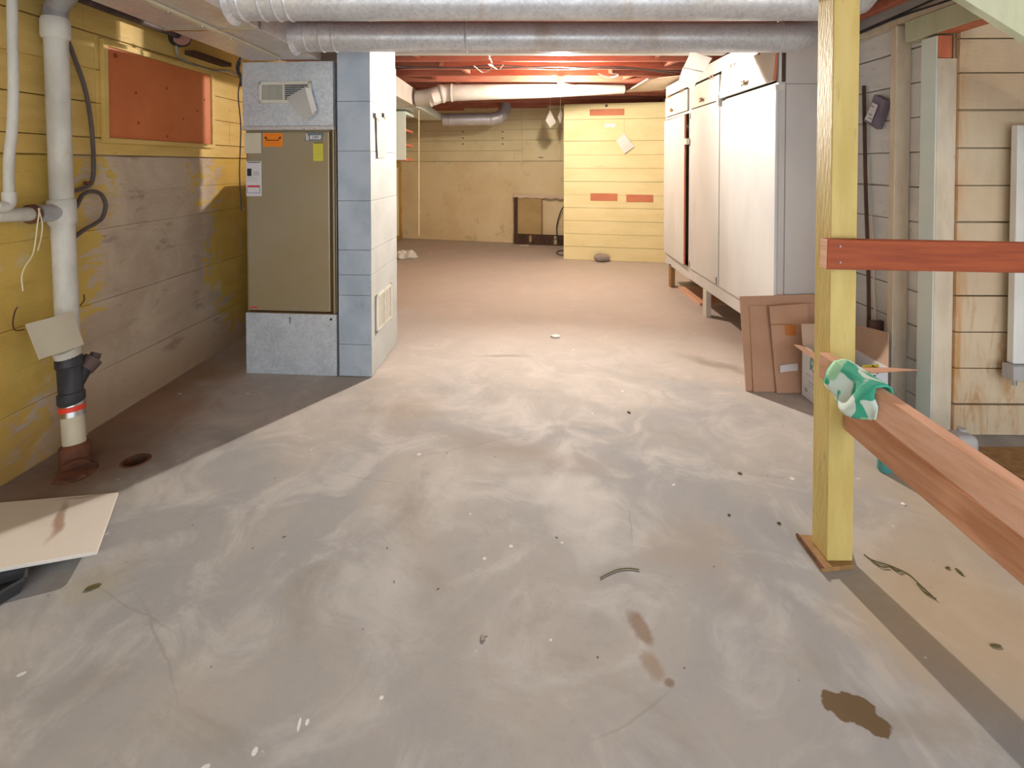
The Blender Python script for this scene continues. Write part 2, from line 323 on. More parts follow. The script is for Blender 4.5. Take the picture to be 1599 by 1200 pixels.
# ---------------------------------------------------------------- mesh helpers
def box(bm, x0, x1, y0, y1, z0, z1, T=None):
    vs = [bm.verts.new((T @ Vector(p)) if T is not None else p) for p in
          ((x0, y0, z0), (x1, y0, z0), (x1, y1, z0), (x0, y1, z0), (x0, y0, z1), (x1, y0, z1), (x1, y1, z1), (x0, y1, z1))]
    for f in ((3, 2, 1, 0), (4, 5, 6, 7), (0, 1, 5, 4), (1, 2, 6, 5), (2, 3, 7, 6), (3, 0, 4, 7)):
        bm.faces.new([vs[i] for i in f])
def tube(bm, pts, r, n=12, cap=True):
    pts = [Vector(p) for p in pts]; rs = r if isinstance(r, (list, tuple)) else [r]*len(pts)
    t = (pts[1]-pts[0]).normalized(); up = Vector((0, 0, 1)) if abs(t.z) < .9 else Vector((1, 0, 0))
    u = t.cross(up).normalized(); rings = []
    for i, p in enumerate(pts):
        if i == 0: t = (pts[1]-pts[0]).normalized()
        elif i == len(pts)-1: t = (pts[-1]-pts[-2]).normalized()
        else: t = ((pts[i+1]-p).normalized()+(p-pts[i-1]).normalized()).normalized()
        u = (u - t*u.dot(t)).normalized(); w = t.cross(u)
        k = 1.
        if 0 < i < len(pts)-1:
            c = max(.5, ((pts[i+1]-p).normalized()).dot(t)); k = 1.
        rings.append([bm.verts.new(p + (u*math.cos(a)+w*math.sin(a))*rs[i]*k) for a in [2*math.pi*j/n for j in range(n)]])
    for a, b in zip(rings, rings[1:]):
        for j in range(n): bm.faces.new((a[j], a[(j+1) % n], b[(j+1) % n], b[j]))
    if cap: bm.faces.new(rings[0][::-1]); bm.faces.new(rings[-1])
def spline(pts, n=8):
    pts = [Vector(p) for p in pts]; q = [pts[0]*2-pts[1]]+pts+[pts[-1]*2-pts[-2]]; out = []
    for i in range(1, len(q)-2):
        for k in range(n):
            t = k/n; a, b, c, d = q[i-1:i+3]
            out.append(.5*((2*b)+(c-a)*t+(2*a-5*b+4*c-d)*t*t+(3*b-a-3*c+d)*t**3))
    return out+[pts[-1]]
def poly(bm, pts, d):
    "a flat outline given depth by the vector d"
    d = Vector(d); a = [bm.verts.new(Vector(p)) for p in pts]; b = [bm.verts.new(Vector(p)+d) for p in pts]
    bm.faces.new(a); bm.faces.new(b[::-1]); n = len(a)
    for i in range(n): bm.faces.new((a[i], b[i], b[(i+1) % n], a[(i+1) % n]))
def sheet(bm, c, nx=8, ny=8, amp=.01, th=.002, seed=0, fr=6.):
    "a limp sheet through four corners, with a little thickness"
    c = [Vector(p) for p in c]; nrm = (c[1]-c[0]).cross(c[3]-c[0]).normalized(); L = []
    for side in (0, 1):
        g = []
        for j in range(ny+1):
            row = []
            for i in range(nx+1):
                s, t = i/nx, j/ny
                p = c[0]*(1-s)*(1-t)+c[1]*s*(1-t)+c[2]*s*t+c[3]*(1-s)*t
                p = p+nrm*(amp*noise.noise(p*fr+Vector((seed, seed*2, 0)))+side*th)
                row.append(bm.verts.new(p))
            g.append(row)
        L.append(g)
    for k, g in enumerate(L):
        for j in range(ny):
            for i in range(nx):
                f = (g[j][i], g[j][i+1], g[j+1][i+1], g[j+1][i]); bm.faces.new(f if k else f[::-1])
    A, B = L
    for i in range(nx):
        bm.faces.new((A[0][i], A[0][i+1], B[0][i+1], B[0][i])); bm.faces.new((A[ny][i+1], A[ny][i], B[ny][i], B[ny][i+1]))
    for j in range(ny):
        bm.faces.new((A[j+1][0], A[j][0], B[j][0], B[j+1][0])); bm.faces.new((A[j][nx], A[j+1][nx], B[j+1][nx], B[j][nx]))
def quadslab(bm, c, th):
    c = [Vector(p) for p in c]; n = (c[1]-c[0]).cross(c[3]-c[0]).normalized(); poly(bm, c, n*th)
def BM(): return bmesh.new()
def wloc(o):
    v = Vector((0, 0, 0))
    while o is not None: v = v+o.location; o = o.parent
    return v
def obj(name, bm, m, parent=None, bev=0., smooth=False, rec=True):
    if rec: bmesh.ops.recalc_face_normals(bm, faces=bm.faces)
    lo = [min(v.co[i] for v in bm.verts) for i in range(3)]; hi = [max(v.co[i] for v in bm.verts) for i in range(3)]
    org = Vector(((lo[0]+hi[0])/2, (lo[1]+hi[1])/2, lo[2]))
    for v in bm.verts: v.co -= org
    me = bpy.data.meshes.new(name); bm.to_mesh(me); bm.free()
    me.materials.append(M[m] if isinstance(m, str) else m)
    o = bpy.data.objects.new(name, me); COL.objects.link(o)
    if smooth: me.shade_smooth(); me.set_sharp_from_angle(angle=R(38))
    if parent: o.parent = parent; o.location = org - wloc(parent)
    else: o.location = org
    if bev:
        b = o.modifiers.new('bevel', 'BEVEL'); b.width = bev; b.segments = 2; b.limit_method = 'ANGLE'
    return o
def tag(o, label, cat, group=None):
    o['label'] = label; o['category'] = cat
    if group: o['group'] = group
    return o
def thing(name, loc, label, cat, group=None):
    o = bpy.data.objects.new(name, None); COL.objects.link(o); o.location = loc; o.empty_display_size = .1
    return tag(o, label, cat, group)
def struct(o): o['kind'] = 'structure'; return o
def bx(name, x0, x1, y0, y1, z0, z1, m, parent=None, bev=.002, T=None):
    b = BM(); box(b, x0, x1, y0, y1, z0, z1, T); return obj(name, b, m, parent, bev)
def text(name, s, size, T, m, parent, depth=.0006):
    cu = bpy.data.curves.new(name, 'FONT'); cu.body = s; cu.size = size; cu.extrude = depth; cu.align_x = 'CENTER'; cu.align_y = 'CENTER'; cu.resolution_u = 3
    t = bpy.data.objects.new(name, cu); COL.objects.link(t)
    me = bpy.data.meshes.new_from_object(t.evaluated_get(bpy.context.evaluated_depsgraph_get())); bpy.data.objects.remove(t)
    b = BM(); b.from_mesh(me)
    for v in b.verts: v.co = T @ v.co
    me.materials.clear()
    return obj(name, b, m, parent, rec=False)
def textT(fr, x, z, y=-.003):
    "lettering stands on the face of a frame"
    return fr.M @ Matrix.Translation((x, y, z)) @ Matrix.Rotation(R(90), 4, 'X')
def planks(fr, parent, x0, x1, zs, m, th=.02, gap=.003, joints=None, name='plank'):
    for i, (a, b) in enumerate(zip(zs, zs[1:])):
        js = [x0]+sorted(joints.get(i, []) if joints else [])+[x1]
        for p, q in zip(js, js[1:]):
            d = random.uniform(-.002, .002); t = random.uniform(-.0015, .0015)
            bb = BM(); box(bb, p+.001, q-.001, d, th, a+gap/2+t, b-gap/2+t, fr.M); obj(name, bb, m, parent, bev=.002)

# ================================================================ STRUCTURE
XL, XR = -2.28, 2.21
# floor with a real drain hole
dr = F(212, 720); bm = BM()
outer = [bm.verts.new(p) for p in ((-2.7, -1.6, 0), (4.3, -1.6, 0), (4.3, 10.2, 0), (-2.7, 10.2, 0))]
eo = [bm.edges.new((outer[i], outer[(i+1) % 4])) for i in range(4)]
cir = [bm.verts.new((dr.x+.052*math.cos(a), dr.y+.052*math.sin(a), 0)) for a in [2*math.pi*i/28 for i in range(28)]]
ec = [bm.edges.new((cir[i], cir[(i+1) % 28])) for i in range(28)]
bmesh.ops.triangle_fill(bm, use_beauty=True, edges=eo+ec)
low = [bm.verts.new((v.co.x, v.co.y, -.12)) for v in cir]
for f in bm.faces:
    if f.normal.z < 0: f.normal_flip()
for i in range(28): bm.faces.new((cir[i], cir[(i+1) % 28], low[(i+1) % 28], low[i]))
bm.faces.new(low)
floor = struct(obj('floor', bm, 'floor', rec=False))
bm = BM()
n = 32
for r0, r1, z0, z1 in ((.062, .078, .0, .006),):
    a = [[bm.verts.new((dr.x+r*math.cos(2*math.pi*i/n), dr.y+r*math.sin(2*math.pi*i/n), z)) for i in range(n)] for r, z in ((.0505, -.105), (.0505, .003), (.056, .004), (.062, .0005))]
    for p, q in zip(a, a[1:]):
        for i in range(n): bm.faces.new((p[i], p[(i+1) % n], q[(i+1) % n], q[i]))
tag(obj('drain_ring', bm, 'rust', smooth=True), 'round rusty floor drain hole with cast rim beside the left wall', 'drain')
bm = BM(); tube(bm, [(dr.x, dr.y, -.10), (dr.x, dr.y, -.095)], .049, 24)  # near-black disc closing the drain hole
tag(obj('drain_bottom', bm, 'ventdark'), 'dark bottom down inside the floor drain hole', 'drain')

# ceiling: subfloor, joists, blocking
ceiling = struct(bx('ceiling', -2.6, 4.3, -1.6, 10.2, 2.58, 2.62, 'deck', bev=0))
y = 4.92-.406*15; k = 0
while y < 9.9:
    w = 2.27 if y > 2.7 else 4.1
    bx('joist', -2.26, w, y-.02, y+.02, 2.385, 2.578, 'joist', ceiling, .003)
    if y > 3.5:
        for xb in ((-.80, 1.5), (-.62, .95), (-1.0, 1.25))[k % 3]:
            bm = BM(); T = Matrix.Translation((xb, y+.203, 2.48)) @ Matrix.Rotation(R(12 if k % 2 else -10), 4, 'Z')
            box(bm, -.02, .02, -.17, .17, -.075, .09, T); obj('blocking', bm, 'joist', ceiling, .002)
    y += .406; k += 1

# left wall : concrete below, boards above
FL = Fr((XL, -1.6), (XL, 10.0))           # local x = world Y + 1.6
wl = struct(bx('wall_left', XL-.12, XL-.03, -1.6, 9.9, 0, 2.58, 'conc', bev=0))
zc = [0, .28, .475, .66, .86, 1.05, 1.25, 1.445]
for i, (a, b) in enumerate(zip(zc, zc[1:])):
    off = [.0, .006, -.003, .004, -.002, .003, -.004][i]
    bm = BM(); nx, nzg = 120, 4
    g = []
    for j in range(nzg+1):
        row = []
        for q in range(nx+1):
            yy = -1.6+11.4*q/nx; zz = a+(b-a-.001)*j/nzg
            e = .004 if j in (0, nzg) else 0
            d = off+e+.010*noise.noise(Vector((yy*2.5, zz*3, i)))+(.02*(1-zz/.28)**2*-1 if i == 0 else 0)
            row.append(bm.verts.new((XL-d, yy, zz)))
        g.append(row)
    for j in range(nzg):
        for q in range(nx): bm.faces.new((g[j][q], g[j][q+1], g[j+1][q+1], g[j+1][q]))
    bk = [[bm.verts.new((XL-.05, v.co.y, v.co.z)) for v in g[r]] for r in (0, nzg)]
    for q in range(nx):
        bm.faces.new((g[0][q], bk[0][q], bk[0][q+1], g[0][q+1])); bm.faces.new((g[nzg][q], g[nzg][q+1], bk[1][q+1], bk[1][q]))
    obj('concrete_course', bm, 'conc', wl, smooth=True)
zl = [1.452, 1.545, 1.73, 1.91, 2.10, 2.30, 2.5]
J = {0: [3.3], 1: [4.35, 5.6], 2: [2.0, 4.35, 7], 3: [3.1, 4.35, 6.2], 4: [4.28+.0, 7.1], 5: [2.5, 5.7]}
yb = 1.6
planks(FL, wl, 0.1, 11.4, zl, 'yellow', .03, .004, J)
# orange hatch panel in a yellow frame
p0 = Wx(165, 215, XL); p1 = Wx(327, 224, XL); hz0, hz1 = 1.548, 2.045
bm = BM(); y0, y1 = p0.y, p1.y; q0 = XL+.0
hp = thing('hatch_panel', (XL, (y0+y1)/2, hz0), 'orange painted plywood hatch cover set in yellow frame on left wall', 'panel')
bx('panel', XL+.004, XL+.014, y0, y1, hz0, hz1, 'orange', hp, .001)
for a in ((XL+.002, XL+.024, y0-.035, y0-.002, hz0-.03, hz1+.035), (XL+.002, XL+.024, y1+.002, y1+.035, hz0-.03, hz1+.035),
          (XL+.002, XL+.024, y0-.002, y1+.002, hz1+.002, hz1+.035), (XL+.002, XL+.030, y0-.002, y1+.002, hz0-.03, hz0-.002)):
    bx('frame_strip', *a, 'yellow', hp, .002)
bm = BM()
for px, py in ((180, 87), (212, 145), (260, 138), (286, 186), (308, 174), (261, 213), (216, 192), (319, 156)):
    c = Wx(px, py, XL+.0135); tube(bm, [c, c+Vector((.002, 0, 0))], .009 if px > 181 else .015, 10)
o = obj('knot', bm, 'redrail', hp); o['kind'] = 'stuff'

# back wall
BW = Fr(F(622, 372), F(803, 379.5)); L = 5.2
wb = struct(bx('wall_back', -.3, L, .05, .15, 0, 2.58, 'farconc', bev=0, T=BW.M))
zl_ = BW.pix(720, 252)[1]
bm = BM(); box(bm, -.3, L, -.0, .05, 0, zl_-.004, BW.M); obj('concrete_base', bm, 'farconc', wb, .006)
zz = [zl_] + [BW.pix(720, t)[1] for t in (236, 220, 204, 189, 176)]+[2.45, 2.578]
xj = BW.pix(815, 220)[0]
planks(BW, wb, -.3, L, zz, 'yellow_pale', .05, .004, {0: [xj], 1: [xj], 2: [xj], 3: [xj], 4: [1.2, xj]})
# small hatch in back wall
a = BW.pix(817, 220); c = BW.pix(876, 251)
hb = thing('wall_hatch', BW.at((a[0]+c[0])/2, -.01, c[1]), 'small yellow wooden hatch door high on the back wall', 'hatch')
bx('door_panel', a[0], c[0], -.016, -.003, c[1], a[1], 'yellow_pale', hb, .002, BW.M)
bx('handle', *(lambda q: (q[0]-.04, q[0]+.04))(BW.pix(845, 246)), -.03, -.016, BW.pix(845, 246)[1]-.008, BW.pix(845, 246)[1]+.008, 'brownwood', hb, .001, BW.M)
for t in (812, 815): pass
bm = BM()
for px in (723, 785):
    for py in (206, 216, 225):
        q = BW.pix(px, py); c = BW.at(q[0], -.003, q[1]); tube(bm, [c, c-BW.ey*.004], .014, 8)
o = obj('bolt_head', bm, 'darkiron', wb); o['kind'] = 'stuff'

# partition of cream boards
PW = Fr(F(880, 405), F(1040, 411))
Lp = 1.62
wp = struct(bx('wall_partition', 0.002, Lp, .02, .06, 0, PW.pix(960, 161)[1], 'partition', bev=0, T=PW.M))
zs = [0.0]+[PW.pix(960, t)[1] for t in (387, 367, 346, 325.5, 305, 284, 263, 242, 220, 186, 163)]
planks(PW, wp, 0, Lp, zs, 'partition', .02, .004, {9: [PW.pix(975, 190)[0]]})
for (a, b, c, d) in ((921, 975, 171, 180), (922, 964, 302, 314), (978, 1020, 304, 316)):
    q = PW.pix(a, c); r = PW.pix(b, d)
    bx('red_patch', q[0], r[0], -.008, -.001, r[1], q[1], 'patch', wp, .003, PW.M)
q = PW.pix(947, 163); bm = BM(); c = PW.at(q[0], .0, q[1]-.02); tube(bm, [c, c-PW.ey*.006], .02, 12); obj('knot_plug', bm, 'darkiron', wp)
q = PW.pix(944, 193); r = PW.pix(961, 199)
sw = thing('switch_plate', PW.at((q[0]+r[0])/2, 0, r[1]), 'small white switch plate on the cream board partition', 'switch')
bx('plate', q[0], r[0], -.010, -.004, r[1], q[1], 'white', sw, .002, PW.M)
bx('toggle', (q[0]+r[0])/2-.01, (q[0]+r[0])/2+.01, -.02, -.010, (q[1]+r[1])/2-.012, (q[1]+r[1])/2+.012, 'vent', sw, .001, PW.M)

# right wall : white boards on studs (far part runs behind the cabinet)
FRw = Fr((XR, 9.8), (XR, 2.60))
wr = struct(bx('wall_right', XR+.03, XR+.12, 2.78, 9.9, 0, 2.58, 'whitewood', bev=0))
zr = [0.005]+[.10+.1955*i for i in range(12)]+[2.40]
planks(FRw, wr, 0, FRw.w-.10, zr, 'whitewood', .03, .006, {i: [4.9] for i in range(13)})
# stud, corner post, header
struct(bx('trim_1', 2.12, XR-.004, 2.915, 2.96, 0, 2.185, 'stud', bev=.003))
cp = struct(bx('trim_2', 2.13, XR+.02, 2.635, 2.74, 0, 1.945, 'stud', bev=.003))
bx('white_face', 2.124, 2.1295, 2.637, 2.738, 0, 2.060, 'mint', cp, .001)
bx('bare_block', 2.13, 2.203, 2.635, 2.74, 1.947, 2.062, 'barewood', cp, .003)
bx('gap_board', 2.205, 2.23, 2.66, 2.74, 1.93, 2.062, 'darkwood', cp, .001)
hd = struct(bx('trim_3', 2.125, 2.225, 1.97, 2.86, 2.075, 2.19, 'palegreen', bev=.003))
bx('bare_underside', 2.128, 2.222, 1.975, 2.63, 2.070, 2.0745, 'barewood', hd, 0)
struct(bx('trim_4', 2.14, 2.205, 1.4, 3.37, 2.196, 2.245, 'stud', bev=.003))
struct(bx('trim_5', 2.08, 2.13, 1.2, 4.9, 2.30, 2.375, 'joist', bev=.003))
# facing board wall at the right
FW = Fr((2.205, 2.62), (4.2, 2.60))
wf = struct(bx('wall_facing', 0.02, 2.1, .034, .12, 0, 2.58, 'rustplank', bev=0, T=FW.M))
zf = [0.0]+[FW.pix(1540, t)[1] for t in (632, 576, 519, 462, 403, 347, 290, 231, 172, 114, 60)]+[2.28, 2.5]
planks(FW, wf, 0.025, 2.1, zf, 'rustplank', .026, .007)
struct(bx('wall_right_2', 4.15, 4.25, -1.6, 2.62, 0, 2.58, 'whitewood', bev=0))
# white hinged panel at the frame edge
hp = thing('hinged_panel', (2.58, 2.53, .30), 'white painted panel with grey hinge bracket at right edge of the board wall', 'panel')
z0 = P(1590, 570, 2.53).z; z1 = P(1590, 195, 2.53).z
bx('panel', 2.455, 2.75, 2.54, 2.575, z0, z1, 'white', hp, .003)
bx('bottom_rail', 2.43, 2.75, 2.51, 2.575, z0-.075, z0-.003, 'jug', hp, .004)
bm = BM(); tube(bm, [(2.45, 2.53, z0-.10), (2.45, 2.53, z0-.076)], .012, 10); obj('hinge_pin', bm, 'steel', hp)

# cross beam under joists
struct(bx('trim_6', -1.30, 1.66, 4.17, 4.26, P(800, 83.5, 4.17).z, 2.38, 'whiteduct', bev=.003))

# ================================================================ FURNACE
A = Fr(F(385, 583), F(580, 590))
def a_(px, py): return A.pix(px, py)
xf0 = 0.0; xf1 = a_(526, 586)[0]; xc0 = xf1+.006; xc1 = A.w; dep = .60
zb = a_(450, 489)[1]; zt = a_(450, 200)[1]; zp = 2.075
fu = thing('furnace', A.at(.3, .3, 0), 'tall taupe metal furnace with stickers on door, galvanized base and plenum', 'furnace')
def crossbroken(name, x0, x1, z0, z1, m, y=0., d=.006, depth=dep):
    bm = BM(); T = A.M
    c = bm.verts.new(T @ Vector(((x0+x1)/2, y-d, (z0+z1)/2)))
    f = [bm.verts.new(T @ Vector(p)) for p in ((x0, y, z0), (x1, y, z0), (x1, y, z1), (x0, y, z1))]
    b = [bm.verts.new(T @ Vector(p)) for p in ((x0, y+depth, z0), (x1, y+depth, z0), (x1, y+depth, z1), (x0, y+depth, z1))]
    for i in range(4):
        bm.faces.new((f[i], f[(i+1) % 4], c)); bm.faces.new((f[i], b[i], b[(i+1) % 4], f[(i+1) % 4]))
    bm.faces.new(b); return obj(name, bm, m, fu)
crossbroken('base_box', xf0, xf1, 0.002, zb-.004, 'galv')
bx('cabinet_body', xf0, xf1-.004, .022, dep, zb, zt, 'furnace', fu, .003, A.M)
crossbroken('plenum', xf0-.006, xf1-.012, zt+.014, zp, 'galv', .0, .010)
bx('top_flange', xf0-.004, xf1-.004, -.014, .03, zt-.014, zt+.012, 'galvduct', fu, .003, A.M)
d0 = a_(389, 486); d1 = a_(514, 207)
bx('door_panel', d0[0], d1[0], -.004, .022, d0[1]+.006, d1[1]+.006, 'furnace', fu, .006, A.M)
bx('edge_trim', d1[0]+.022, xf1-.006, -.006, .022, zb+.002, zt-.006, 'furnace', fu, .003, A.M)
bx('shadow_gap', d1[0]+.002, d1[0]+.020, .012, .022, zb+.002, zt-.006, 'furnace_dark', fu, 0, A.M)
bx('bottom_lip', d0[0], d1[0]+.02, -.006, .022, zb-.002, zb+.008, 'furnace_dark', fu, .001, A.M)
def label(name, px0, py0, px1, py1, m, y=-.0065):
    p = A.pix(px0, py0, y); q = A.pix(px1, py1, y)
    bx(name, p[0], q[0], y, y+.0015, q[1], p[1], m, fu, 0, A.M); return p, q
def lines(name, px0, px1, pys, m, y=-.0075, th=.0016, jag=.3, parent=None):
    bm = BM()
    for py in pys:
        p = A.pix(px0, py, y); q = A.pix(px1, py, y); x = p[0]
        while x < q[0]:
            w = random.uniform(.006, .018); box(bm, x, min(x+w, q[0]), y, y+.0006, p[1]-th, p[1]+th, A.M); x += w+.003
    o = obj(name, bm, m, parent or fu); o['kind'] = 'stuff'; return o
label('blank_note', 381.5, 208, 408, 239.5, 'papercream', -.009)
label('orange_sticker', 410.5, 208, 441.5, 229, 'sticker_o')
lines('sticker_print', 415, 436, (219.2,), 'ink', th=.0035); lines('sticker_print', 414, 438, (211, 224), 'inkred', th=.001)
bm = BM()
for px, s in ((416, 1), (436, -1)):
    p = A.pix(px, 215, -.0078); poly(bm, [A.at(p[0]-.012, -.0078, p[1]-.008), A.at(p[0]+.012, -.0078, p[1]-.008), A.at(p[0]-.010*s, -.0078, p[1]+.010)], -A.ey*.0008)
o = obj('warning_triangles', bm, 'ink', fu); o['kind'] = 'stuff'
# slanted badge
bm = BM(); pts = [(479, 207), (505, 207), (502, 220), (476, 220)]
poly(bm, [A.at(*(lambda q: (q[0], -.0075, q[1]))(A.pix(x, yy, -.0075))) for x, yy in pts], -A.ey*.002); obj('badge_plate', bm, 'badge', fu)
bm = BM(); pts = [(484.5, 211.5), (502, 211.5), (500.5, 217.5), (484, 217.5)]
poly(bm, [A.at(*(lambda q: (q[0], -.0096, q[1]))(A.pix(x, yy, -.0096))) for x, yy in pts], -A.ey*.0008); obj('badge_number_plate', bm, 'sticker_w', fu)
p = A.pix(493, 214.6, -.011); text('badge_number', '2081', .026, textT(A, p[0], p[1], -.0110), 'ink', fu)
bm = BM(); p = A.pix(480.5, 214, -.0096)
box(bm, p[0]-.010, p[0]-.002, -.0105, -.0097, p[1]-.022, p[1]+.022, A.M); box(bm, p[0]+.001, p[0]+.007, -.0105, -.0097, p[1]-.022, p[1]+.008, A.M); obj('badge_emblem', bm, 'sticker_w', fu)
label('yellow_sticker', 489, 223, 504.5, 251.5, 'sticker_y')
lines('sticker_print', 490, 504, (223.5,), 'ink', th=.003); lines('sticker_print', 491, 503, (227, 230, 234, 237, 240, 243, 247), 'inkgrey', th=.0008)
label('white_notice', 384, 252, 408.5, 306.5, 'sticker_w')
lines('notice_title', 386.5, 406, (253.8,), 'ink', th=.003)
p = A.pix(389, 269, -.0078); bx('notice_picture', p[0]-.014, p[0]+.016, -.0082, -.0067, p[1]-.026, p[1]+.024, 'ink', fu, .001, A.M)
lines('notice_print', 395.5, 405, (268, 270, 272, 274), 'inkgrey', th=.0016); lines('notice_print', 386, 402, (277.5, 280, 283), 'inkgrey', th=.001)
p = A.pix(396, 291, -.0078); bx('notice_red_band', p[0]-.042, p[0]+.042, -.0082, -.0067, p[1]-.006, p[1]+.006, 'inkred', fu, 0, A.M)
bm = BM(); p = A.pix(386, 292, -.0078); q = A.pix(406, 302, -.0078)
for a in ((p[0], q[0], q[1], q[1]+.003), (p[0], q[0], p[1]-.003, p[1]), (p[0], p[0]+.003, q[1], p[1]), (q[0]-.003, q[0], q[1], p[1])):
    box(bm, a[0], a[1], -.0080, -.0068, a[2], a[3], A.M)
obj('notice_frame', bm, 'badge', fu)
label('red_nameplate', 390, 479, 402, 481.5, 'inkred')
# plenum grille
g0 = A.pix(405, 128, -.012); g1 = A.pix(487, 161, -.012); gm = A.pix(444, 145, -.012)[0]
yy = -.016
bx('grille_backing', g0[0]+.01, g1[0]-.01, -.012, -.004, g1[1]+.01, g0[1]-.01, 'ventdark', fu, 0, A.M)
for a in ((g0[0], g1[0], g0[1]-.022, g0[1]), (g0[0], g1[0], g1[1], g1[1]+.022), (g0[0], g0[0]+.022, g1[1], g0[1]), (g1[0]-.022, g1[0], g1[1], g0[1]), (gm-.005, gm+.005, g1[1], g0[1])):
    bx('grille_frame', a[0], a[1], -.024, -.010, a[2], a[3], 'vent', fu, .002, A.M)
x = g0[0]+.028
while x < gm-.008:
    bx('grille_fin', x, x+.0035, -.020, -.012, g1[1]+.022, g0[1]-.022, 'vent', fu, 0, A.M); x += .0095
z = g1[1]+.03
while z < g0[1]-.026:
    bx('grille_louver', gm+.007, g1[0]-.022, -.020, -.012, z, z+.004, 'galv', fu, 0, A.M); z += .013
bm = BM()
for px, py in ((408, 204), (445, 203), (475, 201), (492, 201)):
    p = A.pix(px, py, -.012); c = A.at(p[0], -.012, p[1]); tube(bm, [c, c-A.ey*.005], .006, 8)
o = obj('flange_screw', bm, 'steel', fu); o['kind'] = 'stuff'
bm = BM(); p = A.pix(517, 499, -.003); c = A.at(p[0], -.0, p[1]); tube(bm, [c, c-A.ey*.006], .008, 10); obj('base_bolt', bm, 'ink', fu)
# arrow mark on base
bm = BM(); p = A.pix(453, 500, -.006)
box(bm, p[0]-.0015, p[0]+.0015, -.008, -.0055, p[1]-.025, p[1]+.02, A.M); box(bm, p[0]-.010, p[0], -.008, -.0055, p[1]+.010, p[1]+.013, A.M); obj('arrow_mark', bm, 'ink', fu)
# paper hanging on grille
def Apt(px, py, y): q = A.pix(px, py, y); return A.at(q[0], y, q[1])
bm = BM(); sheet(bm, [Apt(446, 153, -.035), Apt(476, 136, -.030), Apt(492, 178, -.06), Apt(474, 188, -.07)], 8, 8, .02, .0015, 2)
pg = tag(obj('paper_sheet', bm, 'translucent', smooth=True), 'folded white paper hanging askew from the furnace plenum grille', 'paper')
bm = BM(); sheet(bm, [Apt(476, 136, -.030), Apt(486, 139, -.030), Apt(494, 172, -.045), Apt(487, 178, -.058)], 5, 8, .01, .0015, 5)
obj('side_fold', bm, 'paper', pg, smooth=True)

# chase of cement panels beside furnace
S = Fr(F(580, 590), F(620, 537))
ch = thing('duct_chase', A.at((xc0+xc1)/2, .3, 0), 'square chase of grey-white cement panels standing right of the furnace', 'chase')
bm = BM(); fl_ = A.at(xc0+.012, .008, .002); fr_ = A.at(xc1-.010, .008, .002); k1 = S.at(S.w-.002, .010, .002); k2 = k1-A.ex*.13
poly(bm, [fl_, fr_, k1, k2], (0, 0, 2.375)); obj('core', bm, 'darkwood', ch)
tag(bx('light_block_box', -2.02, -1.22, 4.10, 4.95, .002, 1.33, 'galv', bev=.003), 'low unseen sheet metal box added behind the furnace to block bulb light', 'duct')  # unseen box, added to keep bulb light off the lower left wall
zj = [0.004]+[a_(575, t)[1] for t in (539, 462, 430, 391, 314, 236, 158)]+[2.14]
for a, b in zip(zj, zj[1:]):
    bx('front_panel', xc0+.010, xc1-.002, random.uniform(-.001, .001), .008, a+.0012, b-.0012, 'tile', ch, .0015, A.M)
    bx('side_panel', .004, S.w, -.002+random.uniform(-.001, .001), .006, a+.0012, b-.0012, 'tileside', ch, .0015, S.M)
bx('upper_side_panel', .004, S.w, .004, .010, 2.143, 2.376, 'tileside', ch, .001, S.M)
bx('upper_front_panel', xc0+.010, xc1-.002, .002, .010, 2.143, 2.376, 'tile', ch, .001, A.M)
# vent on the side face
v0 = S.pix(588, 459, -.01); v1 = S.pix(612, 500, -.01)
zt_, zb_ = S.pix(600, 452, -.01)[1], S.pix(600, 508, -.01)[1]
vg = thing('return_vent', S.at((v0[0]+v1[0])/2, 0, zb_), 'ivory louvered vent low on the side of the cement panel chase', 'vent')
bx('backing', v0[0]+.01, v1[0]-.01, -.006, -.003, zb_+.01, zt_-.01, 'ventdark', vg, 0, S.M)
mid = (v0[0]+v1[0])/2
for a in ((v0[0], v1[0], zt_-.018, zt_), (v0[0], v1[0], zb_, zb_+.018), (v0[0], v0[0]+.03, zb_, zt_), (v1[0]-.03, v1[0], zb_, zt_), (mid-.008, mid+.008, zb_, zt_)):
    bx('frame', a[0], a[1], -.014, -.003, a[2], a[3], 'vent', vg, .002, S.M)
z = zb_+.024
while z < zt_-.02:
    bx('louver', v0[0]+.028, v1[0]-.028, -.011, -.006, z, z+.007, 'vent', vg, 0, S.M); z += .0145
def Spt(px, py, y=-.012): q = S.pix(px, py, y); return S.at(q[0], y, q[1])
bm = BM(); sheet(bm, [Spt(588, 182), Spt(602, 184), Spt(605, 245), Spt(590, 247)], 5, 8, .006, .0015, 3)
tp = tag(obj('tan_paper_slip', bm, 'papertan', smooth=True), 'tan paper slip taped upright on side of the cement panel chase', 'paper')
for x in (587, 600):
    bm = BM(); sheet(bm, [Spt(x, 175, -.016), Spt(x+6, 177, -.016), Spt(x+6, 190, -.016), Spt(x, 183, -.016)], 2, 2, .001, .001); obj('tape_tab', bm, 'brownwood', tp)

# wires between wall and furnace
bm = BM(); tube(bm, spline([Apt(377, 88, .02), Apt(373, 108, .0), Apt(375, 125, .0), Apt(372, 150, .02), Apt(376, 200, .0), Apt(374, 270, .0), Apt(377, 330, .02)]), .004, 8)
for j in range(3):
    tube(bm, spline([Apt(377, 86, .01), Apt(371-j, 105, .0), Apt(376, 118+4*j, .0), Apt(374+j, 135, .01)]), .004, 8)
tag(obj('wire_cluster', bm, 'black', smooth=True), 'black thermostat wires hanging down the left edge of the furnace', 'wire')

